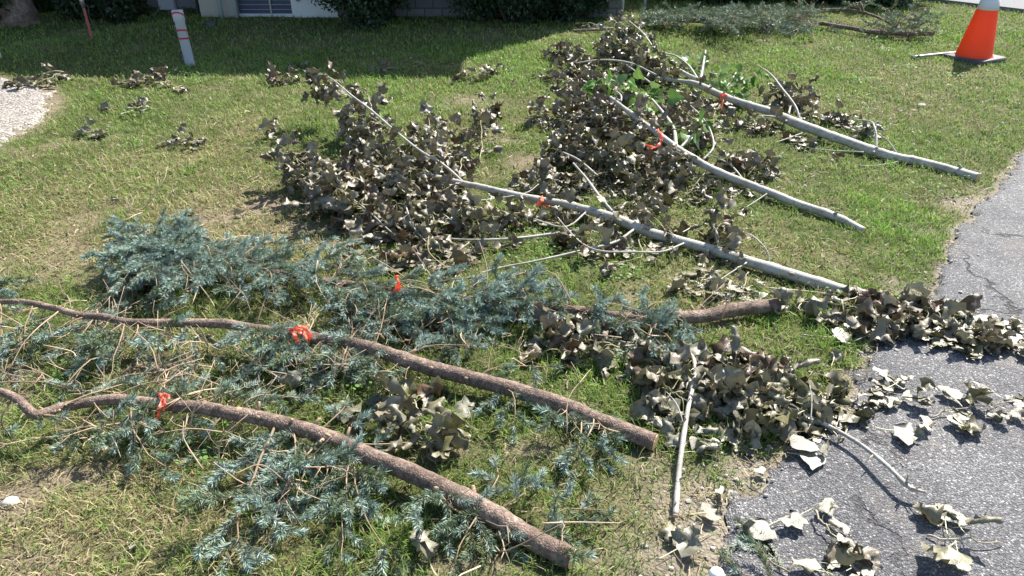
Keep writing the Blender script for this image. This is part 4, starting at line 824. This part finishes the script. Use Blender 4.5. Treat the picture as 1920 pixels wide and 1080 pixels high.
# little sprig on the asphalt at the bottom
root = empty('spruce_sprig', tuple(P(1440, 1050)), 'single blue green spruce sprig on the asphalt at the bottom edge', 'sprig')
bough(root, [P(1480, 1078, .02), P(1440, 1050, .03), P(1400, 1010, .03)], blue=.3, bare=0, sublen=.12, name='stem', dens=1500)
bough(root, [P(1470, 1100, .02), P(1420, 1080, .03), P(1385, 1065, .03)], blue=.3, bare=0, sublen=.08, name='stem', dens=1500)
# thin loose sticks
def stick(label, pts, col=(.4, .34, .26)):
    W, r = px_path(pts); pa, ra = smooth_path(W, r, 24); b = MB(); tube(b, pa, ra, 6, col, jit=.1); tag(b.build('stick', M_TWIG, origin=W[0]), label, 'stick', 'loose thin sticks')
stick('thin dry stick lying on grass below the sawn spruce log', [(1500, 627, .01, 2.4), (1540, 631, .012, 2.4), (1588, 633, .015, 2)])
stick('thin twig lying beside the butt of the nearest poplar branch', [(1440, 540, .02, 3), (1500, 545, .02, 3), (1565, 552, .02, 3)])
stick('pale arched twig above the green leaf sprig by the gravel', [(88, 136, .04, 2.2), (105, 133, .06, 2), (127, 136, .03, 1.6)], (.45, .4, .3))
stick('tiny straw piece lying on asphalt at right', [(1868, 548, .01, 2.4), (1892, 549, .01, 2.4)], (.5, .36, .2))

# ------------------------------------------------------------------ ribbons
def ribbon(label, pts, width, mat=None, group='orange survey ribbons tied on branches', twist=0):
    """flat strap following pixel points (px,py,z)"""
    root = MB()
    for seg in pts:
        W = np.array([P(*q) for q in seg]); pa, _ = smooth_path(W, np.ones(len(W)), 18); tn = norm(np.gradient(pa, axis=0))
        vd = norm(pa - [0, 0, H]); s = norm(np.cross(tn, vd)); k = np.linspace(0, 1, 18)[:, None]; s = norm(s + vd * np.sin(k * 8 + twist) * 1.4) * width / 2 * (.75 + .35 * np.sin(k * 9 + 1) ** 2)
        nrm = norm(np.cross(tn, s)) * .0006
        V = np.concatenate([pa - s + nrm, pa + s + nrm, pa + s - nrm, pa - s - nrm]); n = 18; i = np.arange(n - 1); q = []
        for a, b in ((0, 1), (1, 2), (2, 3), (3, 0)): q.append(np.stack([a * n + i, b * n + i, b * n + i + 1, a * n + i + 1], -1))
        root.add(V, None, np.concatenate(q))
    p = P(pts[0][0][0], pts[0][0][1], 0); return tag(root.build('ribbon', mat or M_TAPE, origin=p), label, 'ribbon', group)
ribbon('orange ribbon knotted round the front trunk with one short tail', [[(298, 742, .09), (299, 738, .125), (304, 746, .135), (308, 758, .13), (306, 770, .1)], [(306, 746, .13), (300, 762, .13), (297, 775, .1), (296, 790, .07)], [(300, 744, .14), (310, 740, .15), (318, 747, .14)]], .014)
ribbon('broad orange ribbon bow on the second trunk, the largest of them', [[(512, 648, .06), (516, 632, .1), (528, 620, .135), (548, 617, .145), (566, 622, .14), (578, 638, .11)], [(545, 618, .14), (552, 628, .14), (558, 641, .1), (568, 645, .07)], [(556, 612, .14), (570, 614, .15), (580, 626, .14), (579, 642, .09)]], .016)
ribbon('orange ribbon standing up out of the blue spruce crown', [[(740, 552, .06), (743, 540, .12), (748, 530, .16), (742, 520, .19), (748, 517, .2)], [(736, 553, .06), (742, 545, .1), (752, 536, .14)]], .015)
ribbon('red ribbon round the nearest poplar branch with a tail under it', [[(1014, 368, .1), (1016, 374, .12), (1012, 381, .105), (1006, 384, .08)], [(1012, 381, .08), (1022, 384, .05), (1033, 386, .03)]], .022)
ribbon('red ribbon hanging in a curl under the middle poplar branch', [[(1240, 258, .25), (1237, 270, .23), (1226, 277, .21), (1210, 271, .2)], [(1232, 243, .26), (1239, 252, .27), (1241, 264, .24)]], .02)
ribbon('orange ribbon tied near the middle of the farthest poplar branch', [[(1350, 190, .07), (1352, 180, .11), (1360, 178, .12), (1362, 184, .1)], [(1362, 182, .1), (1356, 192, .07), (1350, 203, .04)]], .022)

# ------------------------------------------------------------------ traffic cone, pole, posts
c0 = P(1823, 112, 0); root = empty('traffic_cone', tuple(c0), 'orange traffic cone with a white collar on a black square base', 'traffic cone')
def rbase(mb, c, hs, z0, z1, ang):
    V = []
    for z, k in ((z0, 1), (z1 - .006, 1), (z1, .96)):
        for q in range(4):
            for f in (-20, 0, 20):
                a = R(45 + 90 * q); cx_, cy_ = math.cos(a) * hs * 1.2 * k, math.sin(a) * hs * 1.2 * k; b = a + R(f * 2); V.append((cx_ + .03 * math.cos(b), cy_ + .03 * math.sin(b), z))
    V = np.array(V); ca, sa = math.cos(ang), math.sin(ang); V[:, :2] = V[:, :2] @ np.array([[ca, sa], [-sa, ca]]); n = 12
    q = [(l * n + i, l * n + (i + 1) % n, (l + 1) * n + (i + 1) % n, (l + 1) * n + i) for l in range(2) for i in range(n)]; top = len(V); V = np.vstack([V, [0, 0, z1]])
    mb.add(V + c, [(24 + i, 24 + (i + 1) % n, top) for i in range(n)], q)
b = MB(); rbase(b, c0, .205, .0, .042, R(28)); b.build('base', M_BLACK, root)
rr = lambda z: .157 - .143 * (z - .03) / .88
b = MB(); lathe(b, [(.168, .038), (.160, .046), (rr(.045), .054)] + [(rr(z), z) for z in np.linspace(.06, .452, 10)], c0, sides=40); body = b.build('body', M_ORANGE, root)
b = MB(); lathe(b, [(rr(.452), .452), (rr(.452) + .002, .453), (rr(.552) + .002, .552), (rr(.552), .553)], c0, sides=40); b.build('white_collar', M_WHITE, root)
b = MB(); lathe(b, [(rr(.553), .553), (rr(.64), .64)], c0, sides=40); b.build('body_band', M_ORANGE, root)
b = MB(); lathe(b, [(rr(.64), .64), (rr(.64) + .002, .641), (rr(.79) + .002, .79), (rr(.79), .791)], c0, sides=40); b.build('white_collar', M_WHITE, root)
b = MB(); lathe(b, [(rr(.791), .791), (rr(.9), .9), (.022, .905), (.018, .85)], c0, sides=40); b.build('body_band', M_ORANGE, root)
W = np.array([P(1710, 107, .03), P(1830, 95, .03)]); b = MB(); tube(b, smooth_path(W, [1, 1], 12)[0], .013, 14); o = b.build('metal_pole', M_METAL, origin=W[0]); tag(o, 'dull grey metal pole lying in grass behind the traffic cone', 'pole')
b = MB(); W2 = W[0] + (W[1] - W[0]) * np.linspace(.07, .1, 3)[:, None]; tube(b, W2, .016, 14); b.build('collar', M_BLACK, o); COL.objects[-1].location = -W[0]
# pvc pipe
p0 = P(357, 122, 0); ax = norm([-.045, .03, 1]); root = empty('vent_pipe', tuple(p0), 'upright grey plastic pipe wrapped with pink tape standing in the shaded lawn', 'pipe')
b = MB(); lathe(b, [(.043, -.03), (.043, .375), (.049, .385), (.049, .472), (.047, .475), (.041, .475), (.040, .462), (.0395, .38), (.036, .1)], p0, ax, 32); b.build('pipe_body', M_PVC, root)
b = MB(); lathe(b, [(.0395, .462), (.02, .458), (.001, .457)], p0, ax, 32); b.build('bore_shade_disc', M_BLACK, root)  # black disc across the bore, painting in the shade of the hollow pipe
for z0, dz, r_ in ((.385, .07, .0505), (.285, .02, .0445), (.22, .012, .0445)):
    b = MB(); th = np.linspace(0, 2 * math.pi, 33); u = norm(np.cross(ax, [1, .001, 0])); v_ = np.cross(ax, u); V = []
    for hh in (0, .014):
        for rr_ in (r_, r_ + .001): V.append(p0 + ax * (z0 + hh + dz * (.5 + .5 * np.cos(th - R(185))))[:, None] + rr_ * (np.cos(th)[:, None] * u + np.sin(th)[:, None] * v_))
    V = np.concatenate(V); i = np.arange(32); q = [np.stack([a * 33 + i, a * 33 + i + 1, c * 33 + i + 1, c * 33 + i], -1) for a, c in ((1, 3), (0, 1), (2, 3), (0, 2))]; b.add(V, None, np.concatenate(q)); b.build('pink_tape', M_PINK, root)
b = MB(); s = p0 + ax * .02 + [-.046, -.02, 0]; tube(b, smooth_path([s + [0, 0, .09], s + [-.014, -.01, .1], s + [-.018, -.01, .06], s + [-.008, -.012, .0]], [1] * 4, 16)[0], .006, 8); b.build('black_cable_end', M_BLACK, root)
# red marker post
p0 = P(172, 72, 0); ax = norm([.0, .02, 1]); root = empty('marker_post', tuple(p0), 'slim faded red post with a metal cap under the dark evergreen', 'post')
b = MB(); u = ax; tube(b, [p0 - ax * .02, p0 + ax * .2, p0 + ax * .42], .014, 4); b.build('post', M_RPOST, root, smooth=False)
b = MB(); tube(b, [p0 + ax * .29, p0 + ax * .36, p0 + ax * .42], [.017, .022, .019], 10); b.build('cable_box', M_METAL, root)
b = MB(); tube(b, smooth_path([p0 + ax * .33, p0 + [.06, -.02, .3], p0 + [.05, -.03, .2], p0 + [.09, -.03, .12]], [1] * 4, 20)[0], .003, 6); tube(b, smooth_path([p0 + ax * .35, p0 + [-.07, -.02, .32], p0 + [-.06, -.02, .24]], [1] * 3, 14)[0], .003, 6); b.build('loose_wire', M_BLACK, root)
# white marker at the left border
p0 = P(-3, 108, 0); root = empty('marker_stake', tuple(p0), 'white stake with a red top cut off by the left border', 'stake')
b = MB(); tube(b, [p0 - [0, 0, .02], p0 + [-.004, 0, .1], p0 + [-.008, 0, .2]], [.03, .028, .026], 14); b.build('stake_body', M_WPL, root)
b = MB(); tube(b, [p0 + [-.008, 0, .2], p0 + [-.009, 0, .24]], [.028, .027], 14); b.build('red_top', M_TAPE, root)
# white capped pipe at the bottom border
p0 = P(1338, 1105, 0); root = empty('capped_pipe', tuple(p0), 'white plastic pipe with a round cap at the bottom border beside the asphalt', 'pipe')
b = MB(); lathe(b, [(.014, -.02), (.014, .06)], p0, sides=24); b.build('pipe_body', M_WPL, root)
b = MB(); lathe(b, [(.0142, .025), (.0185, .025), (.0185, .060), (.016, .067), (.009, .071), (.0005, .072)], p0, sides=24); b.build('cap', M_WPL, root)

# ------------------------------------------------------------------ house and background
YH = 9.25; EY = 8.78; EH = 3.27
XL = Pf(378, 47)[0] ; 
def X_at(px, Y, z=.0):
    """x where the column px meets the plane y=Y (near the ground)"""
    d = None
    zc = (Y * math.cos(TH)) + (H - z) * math.sin(TH); return (px - 960) / F * zc
root = empty('house', (X_at(378, YH), YH, 0), 'cream and grey house along the top edge behind the bushes', 'house')
xa, xb, xc, xd, xe, xf = (X_at(p, YH) for p in (378, 441, 450, 550, 588, 1165))
def part(name, mat, parent, *boxes, smooth=False):
    b = MB()
    for lo, hi in boxes: box(b, lo, hi)
    return b.build(name, mat, parent, smooth=smooth)
part('corner_wall', M_CREAM, root, ((xa, YH, -.1), (xb + .04, YH + .28, EH - .15)))
wa = part('white_wall', M_PALE, root, ((xd, YH - .02, -.1), (xe + .3, YH + .26, EH - .15)))
part('outlet_box', M_GREYBX, wa, ((X_at(561, YH), YH - .045, .19), (X_at(567, YH), YH - .022, .235)))
part('block_wall', M_BLOCK, root, ((xe + .305, YH, -.1), (xf, YH + .25, EH - .15)))
part('side_wall', M_BLOCK, root, ((xa, YH + .285, -.1), (xa + .25, YH + 6, EH - .15)), ((xf - .25, YH + .255, -.1), (xf, YH + 6, EH - .15)))
part('back_wall', M_BLOCK, root, ((xa + .255, YH + 5.75, -.1), (xf - .255, YH + 6, EH - .15)))
fr = part('patio_window', M_PALE, root, ((xb + .045, YH + .02, -.1), (xd - .003, YH + .10, .035)), ((xb + .045, YH + .02, 2.2), (xd - .003, YH + .1, EH - .16)))
part('pane', M_GLASS, fr, ((xb + .05, YH + .06, .036), (xd - .006, YH + .08, 2.199)))
part('muntin', M_METAL, fr, ((X_at(507, YH), YH + .03, .036), (X_at(510, YH), YH + .055, 2.199)), *[((xb + .05, YH + .035, z), (xd - .006, YH + .05, z + .005)) for z in np.arange(.08, 2.1, .055)])
for px in (415, 443): 
    b = MB(); x = X_at(px, YH - .1); tube(b, [(x, YH - .06, -.05), (x, YH - .06, 1), (x, YH - .06, EH - .2)], .021, 14); b.build('downpipe', M_BLUEP, root)
b = MB(); ov = .45
b.add([(xa - .4, EY, EH), (xf + .05, EY, EH), (xf + .05, YH + 3, EH + 1.2), (xa - .4, YH + 3, EH + 1.2), (xf + .05, YH + 6.4, EH), (xa - .4, YH + 6.4, EH)], None, [(0, 1, 2, 3), (3, 2, 4, 5)])
b.add([(xa - .4, EY, EH - .14), (xf + .05, EY, EH - .14), (xf + .05, YH + 6.4, EH - .14), (xa - .4, YH + 6.4, EH - .14), (xa - .4, EY, EH - .003), (xf + .05, EY, EH - .003)], None, [(0, 1, 2, 3), (0, 1, 5, 4)]); b.build('roof', M_ROOF, root, smooth=False)
mbk = MB(); p = P(395, 48, 0); lathe(mbk, [(.075, 0), (.07, .03), (.05, .045), (.001, .05)], p, sides=20); tag(mbk.build('black_lid', M_BLACK, origin=p), 'low black plastic lid on the ground against the cream wall', 'lid')
# set back wing on the right, with two pale posts
root = empty('low_wing', (3, 11.6, 0), 'dark low building wing set back behind the right hand bushes', 'building')
part('wall', M_BLOCK, root, ((xf + .3, 11.6, -.1), (6.3, 11.85, 2.3))); part('end_wall', M_BLOCK, root, ((6.05, 11.855, -.1), (6.3, 14, 2.3))); part('roof', M_ROOF, root, ((xf + .2, 11.3, 2.305), (6.5, 14.2, 2.4)))
for i, (px, py) in enumerate(((1166, 27), (1208, 17))):
    p = P(px, py, 0); b = MB(); tube(b, [p, p + [0, 0, .5], p + [0, 0, 1.0]], .02, 12); bo = b.build('garden_post', M_BLUEP, origin=p); tag(bo, ('pale thin post before the dark wall, the nearer and lower one' if i == 0 else 'pale thin post before the dark wall, the farther one'), 'post', 'pale posts by the dark wall')
    b = MB(); tube(b, [p + [0, 0, 1.0], p + [0, 0, 1.02]], [.023, .01], 12); b.build('post_cap', M_METAL, bo); COL.objects[-1].location = -p
# bushes
def foliage(mb, c, rad, n, size, col, elong=1.0, shell=.55):
    u = norm(rng.normal(0, 1, (n, 3))); k = 1 + .22 * np.sin(u[:, 0] * 5 + c[0] * 3) + .16 * np.sin(u[:, 1] * 7 + u[:, 2] * 6 + c[0]) + .1 * np.sin(u[:, 0] * 13 + u[:, 2] * 11)
    r = (shell + (1 - shell) * rng.random(n)) * k; p = np.asarray(c) + u * r[:, None] * rad; k2 = p[:, 2] > .03; p = p[k2]; n = len(p)
    d = norm(rng.normal(0, 1, (n, 3)) + u[k2] * .8); s = norm(np.cross(d, rng.normal(0, 1, (n, 3)))); l = size * rng.uniform(.6, 1.4, n)[:, None]; wv_ = l * .28 / elong
    V = np.stack([p - s * wv_ * .4, p + d * l * .5 - s * wv_, p + d * l, p + d * l * .5 + s * wv_], 1); cc = np.asarray(col) * rng.uniform(.5, 1.5, (n, 1)); batch(mb, V, [(0, 1, 2, 3)], None, np.repeat(cc[:, None], 4, 1))
def bush(label, c, rad, n, size, col, stems=5, name='evergreen_bush', cat='bush', group='dark bushes along the house'):
    c = np.asarray(c, float); root = empty(name, (c[0], c[1], 0), label, cat, group); b = MB()
    for i in range(stems):
        a = 6.28 * i / stems; e = c + np.array([math.cos(a) * rad[0] * .6, math.sin(a) * rad[1] * .6, rad[2] * .6]); tube(b, smooth_path([(c[0] + .04 * math.cos(a), c[1] + .04 * math.sin(a), -.05), (c[0] + .2 * math.cos(a), c[1] + .2 * math.sin(a), c[2] * .5), e], [.03, .025, .01], 10)[0], np.linspace(.03, .008, 10), 7, (.06, .045, .035))
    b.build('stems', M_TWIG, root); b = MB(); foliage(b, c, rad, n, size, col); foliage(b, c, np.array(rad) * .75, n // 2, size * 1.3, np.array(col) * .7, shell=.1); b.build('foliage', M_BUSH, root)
DK = (.030, .055, .022)
def bx(px, Y): return X_at(px, Y)
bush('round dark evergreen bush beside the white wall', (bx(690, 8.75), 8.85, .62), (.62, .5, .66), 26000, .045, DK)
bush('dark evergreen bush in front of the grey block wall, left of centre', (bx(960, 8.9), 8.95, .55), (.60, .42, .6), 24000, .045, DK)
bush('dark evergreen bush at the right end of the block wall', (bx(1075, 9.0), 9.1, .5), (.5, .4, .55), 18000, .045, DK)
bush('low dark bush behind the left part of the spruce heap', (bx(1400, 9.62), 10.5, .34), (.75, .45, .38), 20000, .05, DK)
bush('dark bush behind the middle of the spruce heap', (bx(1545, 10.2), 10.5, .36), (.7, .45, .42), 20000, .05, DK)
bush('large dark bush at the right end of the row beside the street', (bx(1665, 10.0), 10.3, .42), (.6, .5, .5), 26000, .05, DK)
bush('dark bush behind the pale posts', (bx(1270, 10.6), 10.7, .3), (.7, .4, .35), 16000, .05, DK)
# evergreen, broadleaf bush and the big trunk at the left
bush('tall dark evergreen behind the slim red post', (bx(200, 9.0), 9.0, .85), (.42, .42, 1.05), 42000, .05, (.028, .048, .02), name='evergreen_tree', cat='tree', group=None)
bush('green leafy shrub between the big trunk and the evergreen', (bx(88, 9.4), 9.4, .45), (.17, .2, .45), 6000, .07, (.10, .17, .045), name='leafy_shrub', cat='shrub', group=None)
bush('dried brown shrub beside the wire fence', (bx(248, 9.6), 9.6, .3), (.16, .16, .36), 3500, .05, (.22, .12, .06), name='brown_shrub', cat='shrub', group=None)
root = empty('shade_tree', tuple(P(35, 42)), 'big rough dark trunk with hanging leaves at the top left corner', 'tree'); p = P(35, 42)
b = MB(); tube(b, smooth_path([p + [0, 0, -.1], p + [.01, .02, .3], p + [-.02, .05, 1.5], p + [.1, 0, 3.2], p + [.3, -.1, 5]], [.27, .2, .17, .15, .1], 60)[0], np.interp(np.linspace(0, 1, 60), [0, .06, .3, 1], [.26, .2, .17, .08]), 20, jit=.12)
b.build('trunk', M_SBARK, root)
b = MB(); foliage(b, p + [.1, .3, 5.4], (1.9, 1.7, 1.5), 26000, .11, (.05, .085, .025)); foliage(b, p + [-.3, -.12, .42], (.42, .3, .36), 8000, .07, (.04, .06, .022)); b.build('crown', M_BUSH, root)
# utility pedestal
p0 = P(333, 50, 0); root = empty('utility_post', tuple(p0), 'dark wooden post with a grey meter box and dangling black cables', 'utility post')
part('post', M_DARKW, root, ((p0[0] - .035, p0[1] - .03, -.05), (p0[0] + .035, p0[1] + .03, 1.0)))
part('meter_box', M_GREYBX, root, ((p0[0] - .11, p0[1] - .09, .26), (p0[0] + .05, p0[1] - .033, .6)))
part('tag_plate', M_CREAM, root, ((p0[0] - .02, p0[1] - .037, .03), (p0[0] + .015, p0[1] - .0335, .09)))
for q in ([(0, -.05, .5), (.12, -.06, .33), (.22, -.05, .28), (.26, -.05, .18)], [(0, -.06, .3), (.08, -.1, .33), (.12, -.1, .25)], [(-.05, -.06, .3), (-.13, -.1, .18), (-.19, -.1, .12)]):
    b = MB(); tube(b, smooth_path([p0 + np.array(a) for a in q], [1] * len(q), 20)[0], .006, 7); b.build('cable', M_BLACK, root)
# wire fence and grey block garage behind
root = empty('garage', (bx(310, 9.85), 9.85, 0), 'grey block garage wall behind the wire fence at top left', 'garage')
part('wall', plain('garage_wall', (.30, .31, .32), .9, .1, 8), root, ((bx(262, 9.85), 9.85, -.1), (bx(372, 9.85), 10.0, 2.3)), ((bx(262, 9.85), 10.005, -.1), (bx(262, 9.85) + .15, 13, 2.3)))
part('roof', M_ROOF, root, ((bx(262, 9.85) - .1, 9.72, 2.305), (bx(378, 9.85), 13.1, 2.38)))
root = empty('wire_fence', (bx(310, 9.62), 9.62, 0), 'chain link fence with thin pale posts before the grey garage', 'fence')
for px in (268, 372):
    b = MB(); x = bx(px, 9.62); tube(b, [(x, 9.62, -.1), (x, 9.62, 1.2)], .016, 10); b.build('fence_post', M_METAL, root)
b = MB(); xs = np.arange(bx(268, 9.62), bx(372, 9.62), .05)
for x in xs:
    for s_ in (-1, 1): tube(b, [(x, 9.62 + .003 * s_, .0), (x + s_ * .6, 9.62 + .003 * s_, 1.15)], .0018, 3, cap=False)
b.build('mesh', M_METAL, root)
b = MB(); tube(b, [(xs[0], 9.62, 1.17), (xs[-1] + .05, 9.62, 1.17)], .012, 8); b.build('top_rail', M_METAL, root)
# white tank beyond the trees
p = np.array([bx(122, 9.95), 9.95, .0]); root = empty('propane_tank', tuple(p), 'white rounded tank lying beyond the shrub at top left', 'tank')
b = MB(); pr = [(.001, -.62), (.09, -.6), (.16, -.54), (.19, -.45), (.19, .45), (.16, .54), (.09, .6), (.001, .62)]; lathe(b, pr, p + [0, 0, .19], (1, .15, 0), 28); b.build('tank_body', M_WPL, root)
part('foot', M_METAL, root, ((p[0] - .35, p[1] - .12, -.05), (p[0] - .3, p[1] + .1, .1))); part('foot', M_METAL, root, ((p[0] + .3, p[1] - .1, -.05), (p[0] + .35, p[1] + .12, .1)))
# far tree line so nothing beyond is empty
for i, (x, y, r_) in enumerate(((-9, 17, 2.6), (-4.5, 19, 2.8), (0, 20, 3), (5, 21, 2.6), (-12, 12, 2.4))):
    root = empty('background_tree', (x, y, 0), ['broad green tree far left behind everything', 'broad green tree behind the garage', 'broad green tree behind the house', 'broad green tree behind the low wing', 'broad green tree left of the shade tree'][i], 'tree', 'trees beyond the yard')
    b = MB(); tube(b, smooth_path([(x, y, -.1), (x + .1, y, 1.5), (x, y, 3.4)], [.2, .16, .1], 14)[0], np.linspace(.2, .08, 14), 10, jit=.1); b.build('trunk', M_SBARK, root)
    b = MB(); foliage(b, (x, y, 3.8), (r_, r_, r_ * .8), 9000, .2, (.06, .10, .03)); b.build('crown', M_BUSH, root)
